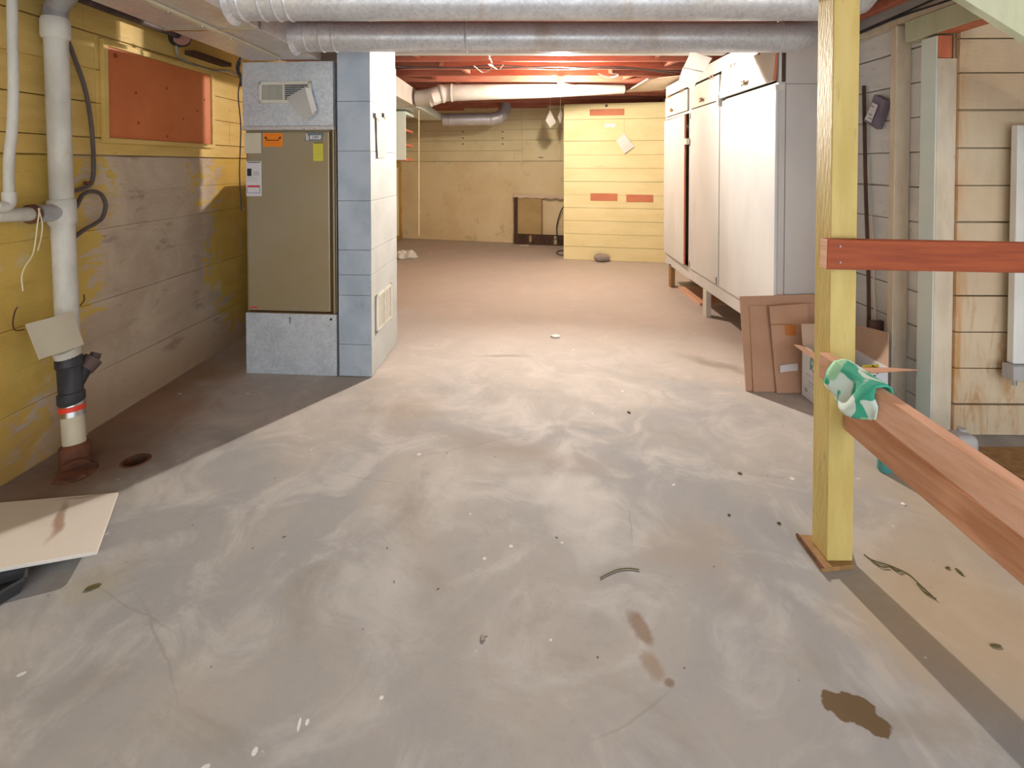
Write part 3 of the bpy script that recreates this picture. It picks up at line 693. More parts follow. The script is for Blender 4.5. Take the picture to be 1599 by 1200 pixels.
# ================================================================ TRUNK AND ROUND DUCTS
tx0, tx1, tz0, tz1 = -1.80, -1.325, 2.085, 2.34
tr = thing('trunk_duct', (-1.55, 1.2, tz0), 'wide flat sheet metal trunk duct running overhead to the furnace', 'duct')
ys = F(300, 45, tz0).y
bx('duct_section', tx0, tx1, -1.0, ys-.006, tz0, tz1, 'trunk', tr, .004)
bx('duct_section', tx0, tx1, ys+.006, 3.40, tz0, tz1, 'trunk', tr, .004)
bx('joint_cleat', tx0-.006, tx1+.004, ys-.014, ys+.014, tz0-.010, tz1, 'steel', tr, .004)
bx('hanger_rib', -1.56, -1.53, -1.0, 3.25, tz0-.016, tz0-.001, 'plasticpipe', tr, .003)
for px, py in ((306, 18), (350, 41), (380, 60), (431, 93)):
    c = F(px, py, tz0-.016); c.x = -1.545; bm = BM(); tube(bm, [c, c-Vector((0, 0, .008))], .008, 8); obj('rib_screw', bm, 'steel', tr)
def duct(name, path, r, m, label_, rings=(), cat='duct', n=28, cr=None):
    t = thing(name, path[0], label_, cat)
    bm = BM(); tube(bm, path, r, n); obj('duct_pipe', bm, m, t, smooth=True)
    for (p, q, rr) in rings:
        bm = BM(); tube(bm, [Vector(p), Vector(p).lerp(Vector(q), .5), Vector(q)], [rr-.002, rr+.003, rr-.002], n); obj('seam_ring', bm, m, t, smooth=True)
    return t
YB, YA = 3.0, 2.36
zB = P(800, 57.5, YB).z; rB = .086; zA = P(800, 2, YA).z; rA = .087
def xs(px, Yv, py): return P(px, py, Yv).x
xb0 = tx1+.002
dB = duct('round_duct', [(xb0, YB, zB), (xs(1235, YB, 57), YB, zB-.004), (xs(1258, YB, 50), YB+.03, zB+.012), (xs(1283, YB, 40), YB+.12, zB+.07), (xs(1300, YB, 30), YB+.2, zB+.13)], [rB, rB, rB, rB*.95, rB*.9], 'galvduct',
     'lower galvanized round duct crossing the ceiling just in front of the joists',
     [((xs(px, YB, 57), YB, zB), (xs(px, YB, 57)+.014, YB, zB), rB+.002) for px in (480, 503, 523, 727, 1213)])
dA = duct('round_duct', [(xb0, YA, zA), (-.9, YA, zA), (xs(1290, YA, 5), YA, zA), (xs(1345, YA, 5), YA+.03, zA+.03), (xs(1385, YA, 5), YA+.10, zA+.12)], [rA, rA, rA, rA*.95, rA*.8], 'galvduct',
     'upper galvanized round duct nearest the camera along the top edge',
     [((xs(px, YA, 5), YA, zA), (xs(px, YA, 5)+.014, YA, zA), rA+.003) for px in (380, 412, 434, 452)])
for tt, Yc, zc_, rr in ((dB, YB, zB, rB), (dA, YA, zA, rA)):
    bm = BM(); tube(bm, [(xb0-.001, Yc, zc_), (xb0+.02, Yc, zc_)], [rr+.022, rr+.002], 28)
    obj('crimped_collar', bm, 'galvduct', tt, smooth=True); tt['group'] = 'round ducts crossing at the top of the view'
# far trunk, reducing
ft = thing('far_trunk_duct', (-1.42, 5, 2.1), 'white rectangular duct running back from chase toward the far wall', 'duct')
bx('duct_section', -1.60, -1.28, 4.02, 6.28, 2.10, 2.305, 'whiteduct', ft, .004)
bx('duct_section', -1.62, -1.27, 6.285, 8.10, 2.10, 2.20, 'mint', ft, .004)
bx('joint_strip', -1.605, -1.275, 6.25, 6.29, 2.095, 2.31, 'whiteduct', ft, .003)
duct('white_duct', [P(652, 154, 6.10), P(664, 153, 6.08), P(676, 151, 6.04), P(690, 146, 6.10), P(700, 145, 6.10), P(850, 142, 6.2), P(974, 139.5, 6.35)], [.10, .105, .105, .105, .10, .085, .055], 'whiteduct',
     'white painted round duct tapering right across the joists behind the bulb',
     [(P(672, 152, 6.06), P(675, 152, 6.06), .112), (P(687, 147, 6.08), P(692, 146, 6.09), .112), (P(704, 145, 6.1), P(707, 145, 6.1), .106)])
duct('far_round_duct', [P(692, 187, 8.15), P(705, 187, 8.15), P(768, 186, 8.15), P(778, 184, 8.17), P(785, 179, 8.2), P(788, 172, 8.25), P(789, 165, 8.3)], .098, 'galvduct',
     'shiny galvanized duct with elbow high by the far wall',
     [(P(702, 187, 8.15), P(704, 187, 8.15), .104), (P(766, 186, 8.15), P(768, 186, 8.15), .104), (P(779, 183, 8.17), P(781, 182, 8.18), .104)])
# perforated pan board
bm = BM(); quadslab(bm, [F(978, 143, 2.345), F(1036, 140, 2.345), F(1068, 117, 2.345), F(1010, 123, 2.345)], .01)
pb = tag(obj('pegboard_panel', bm, 'papertan'), 'tan perforated board fixed under joists beside the white cabinet top', 'board')
bm = BM(); c = [F(1040, 138, 2.34), F(1066, 119, 2.34), F(1012, 124, 2.34), F(985, 141, 2.34)]
for i in range(1, 12):
    for j in range(1, 16):
        s, t = i/12, j/16; p = (c[0]*(1-s)+c[1]*s)*(1-t)+(c[3]*(1-s)+c[2]*s)*t
        tube(bm, [p+Vector((0, 0, .004)), p-Vector((0, 0, .0005))], .006, 6)
o = obj('peg_hole', bm, 'inkgrey', pb); o['kind'] = 'stuff'
bm = BM(); tube(bm, [F(978, 143, 2.335), F(1012, 123, 2.335)], .008, 8); obj('edge_bead', bm, 'white', pb)

# wires stapled across joists
for (pts, lab) in (([(612, 108), (680, 105), (760, 107), (850, 104), (930, 106), (1000, 108), (1066, 112)], 'dark cable running level across the red joists'),
                   ([(612, 103), (700, 106), (780, 102), (870, 108), (960, 104), (1060, 116)], 'second dark cable sagging across the red joists')):
    bm = BM(); tube(bm, spline([F(a, b, 2.365) for a, b in pts]), .008, 6); tag(obj('joist_cable', bm, 'cable', smooth=True), lab, 'cable')
for pts, lab in (([(934, 115), (950, 121), (962, 119), (965, 116), (955, 115)], 'white cable loop stapled under joists right of the bulb'),
                 ([(763, 92), (764, 86), (760, 80), (768, 98)], 'thin wire curl hanging from the joists above the duct'),
                 ([(740, 103), (755, 113), (770, 104), (762, 100), (778, 108), (786, 101)], 'tangle of pale wire on the joists left of bulb'),
                 ([(836, 125), (870, 128), (900, 133), (960, 139), (990, 136)], 'thin dark lamp cord running right from the bulb')):
    bm = BM(); tube(bm, spline([F(a, b, 2.36) for a, b in pts]), .006, 6)
    tag(obj('wire_loop', bm, 'white' if 'white' in lab else ('cable' if 'dark' in lab else 'wire'), smooth=True), lab, 'wire')

# bulbs
def bulb(B, m, lab, top):
    t = thing('light_bulb', B, lab, 'lamp')
    bm = BM(); bmesh.ops.create_icosphere(bm, subdivisions=2, radius=.042, matrix=Matrix.Translation(B)); obj('glass', bm, m, t, smooth=True)
    bm = BM(); tube(bm, [B+Vector((0, 0, .036)), B+Vector((0, 0, .075))], .02, 14); obj('socket', bm, 'white', t, smooth=True)
    bm = BM(); tube(bm, [B+Vector((0, 0, .072)), B+Vector((0, 0, top-B.z-.004))], .035, 16); obj('holder', bm, 'white', t, smooth=True)
bulb(Vector((BULB.x, 5.735, BULB.z)), 'bulb', 'lit bare bulb glaring under the red joists', 2.385)
bulb(BULB2, 'bulb2', 'bare bulb near the stairs, nearer than the yellow post', 2.385)

# ================================================================ LEFT PIPES
XP = -2.20
def wp_(px, py, X=None):
    if X is None: X = XP+.13*max(0, min(1, (py-330)/400))
    return Wx(px, py, X)
sp = thing('soil_pipe', wp_(118, 700), 'thick white painted vertical drain pipe on left wall with black wye fitting', 'pipe')
def tb(name, pts, r, m, parent, n=20):
    bm = BM(); tube(bm, pts, r, n); return obj(name, bm, m, parent, smooth=True)
tb('upper_pipe', [wp_(87, 48), wp_(97, 325)], .046, 'pipe', sp)
tb('middle_pipe', [wp_(97, 322), wp_(108, 562)], .046, 'pipe', sp)
tb('top_hub', [wp_(86, 28), wp_(86, 33), wp_(87, 58), wp_(87, 62)], [.050, .056, .057, .049], 'pipe', sp)
tb('iron_elbow', spline([wp_(86, 32), wp_(88, 12), wp_(100, -6, -2.12), wp_(118, -25, -2.0)], 4), .047, 'pipegrey', sp)
tb('tee_body', [wp_(95, 310), wp_(95.5, 314), wp_(97.5, 346), wp_(98, 352)], [.049, .056, .057, .049], 'pipe', sp)
c = wp_(96, 332)
tb('tee_branch', [c, wp_(74, 333), wp_(56, 334)], [.045, .040, .040], 'pipegrey', sp)
tb('branch_ring', [wp_(52, 334), wp_(46, 335)], [.044, .044], 'rust', sp)
tb('branch_pipe', [wp_(62, 334), wp_(-60, 338)], .031, 'pipe', sp)
tb('pipe_collar', [wp_(101, 545), wp_(109, 562)], .049, 'pipe', sp)
tb('black_wye', [wp_(107, 556), wp_(107.5, 560), wp_(108, 572), wp_(108, 574), wp_(111, 612), wp_(111, 614), wp_(111.5, 626), wp_(112, 628)], [.049, .053, .053, .047, .047, .053, .053, .049], 'black', sp)
w0, w1, w2, w3 = wp_(114, 606), wp_(131, 576, -2.10), wp_(146, 560, -2.085), wp_(151, 551, -2.08)
tb('wye_branch', [w0, w1, w2], [.034, .034, .034], 'black', sp)
tb('wye_hub', [w1, w2], [.043, .043], 'darkiron', sp)
tb('cleanout_plug', [w2, w3], [.026, .022], 'darkiron', sp)
tb('clamp_coupling', [wp_(112, 627), wp_(113, 649)], .0475, 'steel', sp)
tb('red_band', [wp_(112.3, 633), wp_(112.6, 641)], .050, 'redband', sp)
tb('lower_pipe', [wp_(113, 646), wp_(117, 706)], .044, 'plasticpipe', sp)
b0 = F(118, 735)
tb('floor_hub', [wp_(117, 692), wp_(117, 696), wp_(118, 722), Vector((b0.x, b0.y, .001))], [.050, .060, .059, .057], 'rust', sp)
bm = BM()
bmesh.ops.create_icosphere(bm, subdivisions=3, radius=1, matrix=Matrix.Translation((b0.x+.03, b0.y-.02, 0.0)) @ Matrix.Diagonal((.075, .085, .022, 1)))
for v in bm.verts: v.co += Vector((0, 0, .02))*noise.noise(v.co*18)+Vector((.02, .02, 0))*noise.noise(v.co*12); v.co.z = max(v.co.z, .0005)
obj('mortar_base', bm, 'rust', sp, smooth=True)
# thin pipe further left
tp_ = thing('thin_pipe', wp_(14, 320, -2.2), 'thin white painted water pipe at far left turning into the branch', 'pipe')
tb('riser', spline([wp_(19, -30, -2.16), wp_(19.5, 60, -2.16), wp_(21, 130, -2.16), wp_(19, 200, -2.16), wp_(14, 250, -2.16), wp_(14, 312, -2.16)], 5), .0185, 'pipe', tp_, 14)
tb('elbow', spline([wp_(14, 300, -2.16), wp_(14, 316, -2.16), wp_(8, 323, -2.16), wp_(-8, 323, -2.16)], 5), .024, 'pipe', tp_, 14)
# cables
for pts, r, lab in (([(70, -10), (84, 22), (102, 55), (118, 95), (133, 140), (142, 190), (146, 245), (145, 278), (136, 292), (104, 302)], .010, 'dark rubber cable curving down left wall behind the thick pipe'),
                    ([(104, 345), (118, 325), (129, 305), (144, 299), (158, 304), (165, 320), (160, 340), (148, 350), (130, 360), (106, 380)], .010, 'dark cable looping right out from behind the pipe tee')):
    bm = BM(); tube(bm, spline([wp_(a, b, -2.245) for a, b in pts]), r, 8); tag(obj('wall_cable', bm, 'cable', smooth=True), lab, 'cable')
c = wp_(138, 287, -2.25); bm = BM(); box(bm, c.x-.01, c.x+.012, c.y-.02, c.y+.02, c.z-.006, c.z+.012); tag(obj('cable_clip', bm, 'rust', bev=.002), 'small rusty staple clip holding the dark cable on left wall', 'clip')
for pts, lab in (([(62, 325), (58, 355), (52, 395), (40, 415), (34, 432), (36, 455)], 'pale string tied round branch pipe, hanging and bending left'),
                 ([(60, 325), (66, 350), (64, 372), (59, 392)], 'short pale string loop tied round the branch pipe'),
                 ([(131, 460), (131, 470), (122, 480), (112, 487)], 'thin brown wire curl above the paper on the pipe'),
                 ([(38, 515), (24, 516), (20, 505), (23, 488), (27, 480)], 'thin brown wire curl left of the paper on pipe')):
    bm = BM(); tube(bm, spline([wp_(a, b, -2.145 if 'string' in lab else -2.15) for a, b in pts]), .0028, 6)
    tag(obj('hanging_string' if 'string' in lab else 'thin_wire', bm, 'string' if 'string' in lab else 'rust', smooth=True), lab, 'string' if 'string' in lab else 'wire')
bm = BM(); sheet(bm, [wp_(38, 507, -2.07), wp_(113, 487, -2.07), wp_(131, 538, -2.045), wp_(61, 562, -2.045)], 8, 8, .01, .0015, 7)
tag(obj('paper_sheet', bm, 'papercream', smooth=True), 'cream paper sheet wired askew across the thick white pipe', 'paper')
# conduit + junction box high on left wall
cj = wp_(282, 58, -2.22); zc_ = cj.z
cdt = thing('conduit', (cj.x, 2.0, zc_), 'black iron conduit along top of left wall', 'conduit')
tb('conduit_pipe', [(-2.22, .3, 2.235), (-2.22, 1.9, 2.235), (cj.x, cj.y-.03, zc_+.005)], .022, 'darkiron', cdt, 14)
tb('conduit_coupling', [(-2.22, 2.30, 2.236), (-2.22, 2.42, 2.236)], .027, 'darkiron', cdt, 14)
jb = thing('junction_box', cj, 'round black junction box with pink cover under the trunk duct', 'box')
tb('box_body', [cj+Vector((-.03, .02, 0)), cj+Vector((.005, -.005, 0))], .062, 'black', jb, 24)
tb('cover', [cj+Vector((.005, -.005, 0)), cj+Vector((.010, -.010, 0))], .054, 'pinkwood', jb, 24)
bm = BM(); tube(bm, spline([wp_(275, 71, -2.235), wp_(277, 85, -2.25), wp_(290, 96, -2.265), wp_(315, 106, -2.265), wp_(335, 111, -2.265), wp_(355, 111, -2.265), wp_(373, 117, -2.262)]), .0065, 8)
tag(obj('armored_cable', bm, 'pipegrey', smooth=True), 'grey armored cable sweeping from junction box toward the furnace', 'cable')
bm = BM()
box(bm, -2.275, -2.20, cj.y+.12, 3.9, 2.14, 2.17)
tag(obj('wall_top_strip', bm, 'darkwood', bev=.002), 'dark wooden strip along top of left wall right of junction box', 'strip')

# board on floor at lower left
c = [F(185, 769, .012), F(152, 861, .055), F(-150, 915, .075), F(-70, 791, .03)]
bm = BM(); quadslab(bm, c, .012)
tag(obj('marbled_board', bm, 'marble', bev=.002), 'white laminate board with brown stain lying tilted on floor at left', 'board')
a = F(45, 893, .055); b = F(33, 925, 0.005)
tray = thing('black_tray', (a.x-.12, a.y-.08, 0), 'shiny black plastic tray on the floor under the white board', 'tray')
c0, c1, c2, c3 = F(46, 903), F(40, 926), F(-60, 985), F(-60, 930)
bm = BM()
top = [v+Vector((0, 0, .045)) for v in (c0, c1, c2, c3)]; ctr = sum((c0, c1, c2, c3), Vector())/4
def ring(pts, z, k): return [bm.verts.new(Vector((ctr.x+(p.x-ctr.x)*k, ctr.y+(p.y-ctr.y)*k, z))) for p in pts]
rr = [ring((c0, c1, c2, c3), z, k) for z, k in ((.002, .80), (.040, 1.), (.046, 1.), (.046, .93), (.014, .78))]
for p, q in zip(rr, rr[1:]):
    for i in range(4): bm.faces.new((p[i], p[(i+1) % 4], q[(i+1) % 4], q[i]))
bm.faces.new(rr[-1]); bm.faces.new(rr[0][::-1]); obj('tray_body', bm, 'black', tray, .004)
bm = BM()
for i in range(4): tube(bm, [ (lambda p: Vector((ctr.x+(p.x-ctr.x)*.965, ctr.y+(p.y-ctr.y)*.965, .046)))(q) for q in ((c0, c1, c2, c3)[i], (c0, c1, c2, c3)[(i+1) % 4])], .006, 8)
obj('tray_rim', bm, 'black', tray, smooth=True)

# ================================================================ LEFT REAR SHELF UNIT
r_ = P(634, 210, 6.5)
sh = thing('wall_shelf_unit', (-1.9, 6.7, 1.45), 'mint white hanging shelf cabinet seen past the chase on left wall', 'cabinet')
bx('end_panel', -2.25, r_.x, 6.48, 6.50, P(630, 250, 6.5).z, P(630, 174, 6.5).z, 'mint', sh, .002)
bx('top_board', -2.25, r_.x, 6.505, 6.98, P(630, 176, 6.5).z-.02, P(630, 174, 6.5).z, 'mint', sh, .002)
for py in (206, 228, 249.5):
    z = P(640, py, 6.9).z
    bx('shelf', -2.25, P(643, py, 6.9).x, 6.505, 7.0, z-.014, z+.014, 'barewood', sh, .002)
bm = BM(); tube(bm, [P(654, 172, 6.3), P(654, 368, 6.3)], .006, 8)
tag(obj('pull_cord', bm, 'string'), 'pale cord hanging straight down in front of far left wall', 'cord')
bm = BM(); tube(bm, [P(620, 262, 9.2), P(621, 368, 9.2)], .025, 12)
tag(obj('corner_pipe', bm, 'yellow_pale', smooth=True), 'thin yellow painted pipe in the far left corner', 'pipe')

# metal grating frame against the back wall
def Bp(px, py, y=-.10): return BW.pix(px, py, y)
gf = thing('screen_frame', BW.at(Bp(840, 380)[0], -.1, 0), 'brown frame with scalloped top rail and slotted base leaning on the back wall', 'frame')
x0, x1 = Bp(803, 350)[0], Bp(912, 350)[0]; z1 = Bp(840, 304.5)[1]
bx('side_post', x0, x0+.06, -.11, -.07, 0.002, z1-.005, 'darkwood', gf, .003, BW.M)
bx('side_post', x1-.06, x1, -.11, -.07, 0.002, z1-.005, 'darkwood', gf, .003, BW.M)
xm = Bp(846, 350)[0]; bx('middle_post', xm-.012, xm+.012, -.10, -.08, .16, z1-.05, 'brownwood', gf, .002, BW.M)
bm = BM(); n = 60
pts = [BW.at(x0, -.125, z1), BW.at(x1, -.125, z1)]
pts += [BW.at(x1-(x1-x0)*i/n, -.125, z1-.055-.012*math.sin(i/n*2*math.pi*7)) for i in range(n+1)]
poly(bm, pts, BW.ey*.014); obj('scalloped_rail', bm, 'papertan', gf)
zb1 = Bp(840, 366)[1]
wd = x1-x0; segs = [.0, .30, .34, .68, .72, 1.0]
bx('base_rail', x0, x1, -.118, -.112, .002, .02, 'darkwood', gf, 0, BW.M); bx('base_rail', x0, x1, -.118, -.112, zb1-.02, zb1, 'darkwood', gf, 0, BW.M)
for a, b in ((0.0, .22), (.26, .58), (.62, 1.0)):
    bx('base_plate', x0+wd*a, x0+wd*b, -.118, -.110, .018, zb1-.018, 'darkwood', gf, .002, BW.M)
bx('inner_panel', x0+.06, xm-.012, -.088, -.082, .05, z1-.06, 'tansheet', gf, .001, BW.M)
bm = BM(); tube(bm, spline([BW.at(*(lambda q: (q[0], -.16, q[1]))(Bp(a, b, -.16))) for a, b in ((884, 318), (876, 330), (870, 350), (870, 366), (873, 378))]), .010, 8)
tag(obj('black_hose', bm, 'black', smooth=True), 'black cable curving in front of the scalloped frame', 'cable')
bm = BM(); tube(bm, spline([F(a, b, .012) for a, b in ((884, 391), (873, 392), (869, 395), (874, 398), (884, 399))]), .009, 8)
tag(obj('floor_wire', bm, 'cable', smooth=True), 'dark wire loop on floor at partition edge', 'cable')

# papers hung on partition & near it
def Pp(px, py, y=-.03): q = PW.pix(px, py, y); return PW.at(q[0], y, q[1])
bm = BM(); sheet(bm, [Pp(962, 220), Pp(974, 208, -.05), Pp(991, 229), Pp(975, 240)], 7, 7, .02, .0015, 4)
tag(obj('paper_sheet', bm, 'paper', smooth=True), 'white paper square hanging turned on the cream board partition', 'paper')
bm = BM(); sheet(bm, [P(852, 188, 7.4), P(859, 172, 7.4), P(868, 191, 7.35), P(859, 200, 7.4)], 5, 5, .02, .0015, 6)
k1_ = tag(obj('hanging_card', bm, 'translucent', smooth=True), 'white paper diamond hanging under ceiling left of partition', 'paper')
bm = BM(); sheet(bm, [P(871, 183, 7.45), P(875, 169, 7.45), P(878, 178, 7.3), P(875, 194, 7.4)], 5, 5, .02, .0015, 8)
k2_ = tag(obj('hanging_card', bm, 'translucent', smooth=True), 'narrow white paper hanging edge-on against left end of partition', 'paper')
for kk, p in ((k1_, P(859, 173, 7.4)), (k2_, P(875, 170, 7.45))):
    bm = BM(); tube(bm, [p, Vector((p.x, 7.36, 2.386))], .003, 6); obj('thread', bm, 'string', kk)
# hanging cloth by cabinet
bm = BM(); sheet(bm, [P(1079, 78, 4.05), P(1111, 92, 4.05), P(1099, 112, 4.02), P(1067, 106, 3.98)], 10, 8, .03, .002, 3)
hc = tag(obj('plastic_sheet', bm, 'translucent', smooth=True), 'crumpled white plastic sheet hanging under beam before cabinet corner', 'sheet')
bm = BM(); sheet(bm, [P(1067, 105, 3.98), P(1099, 111, 4.02), P(1080, 143, 4.0), P(1061, 124, 3.98)], 10, 8, .03, .002, 5); obj('lower_fold', bm, 'translucent', hc, smooth=True)
bm = BM(); q = P(1082, 80, 4.05); tube(bm, [q, Vector((q.x, 4.108, 2.387))], .004, 6); obj('hanging_string', bm, 'string', hc)
# rock, rubbish
rk = F(940, 409); bm = BM(); bmesh.ops.create_icosphere(bm, subdivisions=3, radius=1, matrix=Matrix.Translation((rk.x, rk.y, .058)) @ Matrix.Diagonal((.115, .085, .062, 1)))
for v in bm.verts: v.co += (v.co-Vector((rk.x, rk.y, .05))).normalized()*.012*noise.noise(v.co*9); v.co.z = max(.001, v.co.z)
tag(obj('rock', bm, 'rock', smooth=True), 'rounded grey rock on floor against the cream partition', 'rock')
pc = F(632, 402)
bm = BM(); bmesh.ops.create_icosphere(bm, subdivisions=4, radius=1, matrix=Matrix.Translation((pc.x, pc.y, .02)) @ Matrix.Diagonal((.17, .20, .075, 1)))
for v in bm.verts:
    v.co += (v.co-Vector((pc.x, pc.y, 0))).normalized()*.08*noise.noise(v.co*14); v.co.z = max(.001, v.co.z)
tag(obj('crumpled_paper', bm, 'white'), 'crumpled white paper towel on floor past the chase', 'paper')
for nm, px, py, s, m, lab, cat in (
    ('debris_scrap', 780, 377, (.10, .05, .03), 'white', 'white scrap on floor left of the scalloped frame', 'scrap'),
    ('paper_scrap', 868, 526, (.045, .04, .012), 'white', 'small white scrap in middle of the concrete floor', 'scrap'),
    ('pebble', 754, 998, (.008, .008, .006), 'rock', 'small dark pebble alone on near floor', 'pebble'),
    ('leaf_scrap', 145, 918, (.022, .012, .006), 'leaf', 'dark leaf scrap on floor beside the black tray', 'leaf'),
    ('floor_chip', 820, 384, (.09, .03, .012), 'papertan', 'pale splinter on floor in front of scalloped frame', 'scrap'),
    ('dirt_clod', 1480, 888, (.012, .006, .005), 'leaf', 'tiny dark dirt clod right of the twig', 'dirt'),
    ('dirt_clod', 1497, 894, (.016, .006, .005), 'leaf', 'tiny dark dirt clod farthest right of the twig', 'dirt'),
    ('dirt_clod', 1410, 788, (.007, .006, .004), 'white', 'tiny white crumb between post and rails', 'crumb'),
    ('leaf_bit', 1216, 818, (.008, .006, .004), 'leaf', 'tiny brown bit on floor left of the yellow post', 'dirt'),
    ('leaf_bit', 1138, 805, (.010, .006, .004), 'leaf', 'tiny brown bit further left from the post', 'dirt'),
    ('leaf_bit', 1155, 740, (.009, .009, .004), 'leaf', 'brown spot-like bit beyond the post on floor', 'dirt'),
    ('leaf_bit', 1555, 1010, (.018, .006, .005), 'leaf', 'brown scrap on tan floor at right edge', 'dirt'),
    ('leaf_bit', 982, 645, (.012, .008, .004), 'leaf', 'tiny dark twig bit in mid floor', 'dirt')):
    c = F(px, py); bm = BM(); bmesh.ops.create_icosphere(bm, subdivisions=2, radius=1, matrix=Matrix.Translation((c.x, c.y, s[2]*.4)) @ Matrix.Rotation(px, 4, 'Z') @ Matrix.Diagonal((*s, 1)))
    for v in bm.verts: v.co += (v.co-c)*.5*noise.noise(v.co*25); v.co.z = max(.0006, v.co.z)
    tag(obj(nm, bm, m), lab, cat)
for pts, m, lab in (([(937, 903), (950, 896), (965, 890), (982, 888), (998, 890)], 'leaf', 'thin green-brown twig on floor left of the post'),
                    ([(1349, 866), (1362, 875), (1385, 882), (1400, 888), (1420, 898), (1438, 915), (1460, 935)], 'leaf', 'long dark forked twig on floor right of the post')):
    bm = BM(); tube(bm, spline([F(a, b, .003) for a, b in pts]), .0018, 6)
    if 'forked' in lab:
        tube(bm, spline([F(a, b, .004) for a, b in ((1360, 875), (1375, 885), (1388, 886))]), .0022, 6)
        tube(bm, spline([F(a, b, .004) for a, b in ((1388, 883), (1402, 893), (1408, 891))]), .0022, 6)
        tube(bm, spline([F(a, b, .004) for a, b in ((1432, 912), (1444, 925), (1462, 936))]), .0022, 6)
    tag(obj('twig', bm, m, smooth=True), lab, 'twig')

# ================================================================ WHITE STORAGE CABINET
Xc = 1.69; YN, YF = 3.385, 6.03; XB = 2.19
cb = thing('storage_cabinet', (1.95, 4.7, 0), 'long white wooden storage cabinet on legs with three tall doors', 'cabinet')
zt1 = 2.29
bx('bottom_rail', Xc, Xc+.02, YN, YF, .245, .362, 'cabwhite', cb, .002)
bx('bottom_board', Xc+.02, XB, YN+.02, YF, .26, .28, 'brownwood', cb, .002)
bx('header', Xc, Xc+.02, YN, YF, 2.192, zt1, 'cabwhite', cb, .002)
bx('top_board', Xc, XB, YN, YF, zt1, zt1+.018, 'cabwhite', cb, .002)
for a, b in ((YN, YN+.03), (4.31, 4.355), (5.125, 5.19), (YF-.03, YF)):
    bx('stile', Xc+.001, Xc+.02, a, b, .362, 2.192, 'cabwhite', cb, .001)
bx('middle_rail', Xc+.0015, Xc+.02, YN, YF, 1.92, 1.945, 'cabwhite', cb, .001)
bx('back_board', XB-.012, XB, YN+.02, YF, .26, 2.28, 'brownwood', cb, 0)
bx('end_panel', Xc+.05, XB, YN-.001, YN+.018, .25, 1.93, 'cabgrey', cb, .002)
bx('end_panel', Xc+.05, XB, YN+.003, YN+.018, 1.933, 2.30, 'cabgrey', cb, .002)
bx('end_stile', Xc+.003, Xc+.045, YN-.003, YN+.018, .25, 1.945, 'cabgrey', cb, .002)
bx('end_stile', Xc+.006, Xc+.045, YN+.003, YN+.018, 1.95, 2.30, 'darkwood', cb, .002)
bx('far_end_panel', Xc+.02, XB, YF-.018, YF, .25, 2.29, 'cabwhite', cb, .002)
bx('divider', Xc+.02, XB-.02, 4.33, 4.345, .28, 2.28, 'brownwood', cb, 0)
bx('divider', Xc+.02, XB-.02, 5.15, 5.165, .28, 2.28, 'brownwood', cb, 0)
# tall doors
bx('door', Xc-.020, Xc-.002, YN-.004, 4.325, .368, 1.928, 'cabwhite', cb, .002)
bx('door', Xc-.018, Xc-.001, 4.352, 5.125, .368, 1.928, 'cabwhite', cb, .002)
bm = BM(); T = Matrix.Translation((Xc-.002, YF-.005, 0)) @ Matrix.Rotation(R(-1.7), 4, 'Z'); box(bm, -.018, 0, -.825, 0, .375, 1.905, T); d3 = obj('door', bm, 'cabwhite', cb, .002)
bm = BM(); box(bm, -.017, -.001, -.8285, -.8255, .376, 1.904, T); obj('bare_edge', bm, 'barewood', cb)
# top doors
bm = BM(); T = Matrix.Translation((Xc-.002, 0, 2.185)) @ Matrix.Rotation(R(5), 4, 'Y'); box(bm, -.018, 0, YN-.006, 4.30, -.237, 0, T); d = obj('top_door', bm, 'cabtop', cb, .002)
bm = BM(); box(bm, -.0175, -.0005, YN-.009, YN-.0065, -.236, -.001, T); obj('bare_edge', bm, 'barewood', cb)
def knob(yv, zv, x, par):
    bm = BM(); c = Vector((x, yv, zv)); tube(bm, [c, c+Vector((-.012, 0, 0))], .007, 8); obj('knob_stem', bm, 'brownwood', par)
    bm = BM(); s = .022
    poly(bm, [c+Vector((-.012, a*s, b*s)) for a, b in ((-1, 1), (0, .35), (1, 1), (1, -1), (0, -.35), (-1, -1))], (-.012, 0, 0)); obj('knob', bm, 'brownwood', par, .003)
kb = Wx(1165, 130, Xc-.03); knob(kb.y, kb.z, Xc-.036, d)
bx('latch_block', Xc-.045, Xc-.002, 4.306, 4.35, 1.89, 1.985, 'cabtop', cb, .003)
d = bx('top_door', Xc-.019, Xc-.001, 4.356, 5.06, 1.95, 2.165, 'cabtop', cb, .002); kb = Wx(1097, 156, Xc-.02); knob(kb.y, kb.z, Xc-.02, d)
d = bx('top_door', Xc-.019, Xc-.001, 5.20, 5.99, 1.95, 2.165, 'cabtop', cb, .002); kb = Wx(1050, 172, Xc-.02); knob(kb.y, kb.z, Xc-.02, d)
bx('latch_block', Xc-.055, Xc-.021, 5.10, 5.20, 1.60, 1.66, 'cabtop', cb, .003)
for (yy, zz_) in ((3.62, 2.188), (4.12, 2.188), (4.5, 2.17), (4.56, 2.17), (4.95, 2.17), (5.32, 2.17), (5.40, 2.17), (5.78, 2.17), (5.86, 2.17)):
    bx('hinge', Xc-.0225, Xc-.0195, yy-.014, yy+.014, zz_-.018, zz_+.018, 'brownwood', cb, .001)
for yy, zz_ in ((4.385, .40), (5.095, .40), (5.09, 1.88)):
    bx('door_hinge', Xc-.0215, Xc-.0185, yy-.006, yy+.006, zz_-.03, zz_+.03, 'darkiron', cb, 0)
bx('end_hinge', Xc-.004, Xc+.035, YN-.012, YN-.004, 1.885, 1.925, 'cabtop', cb, .002)
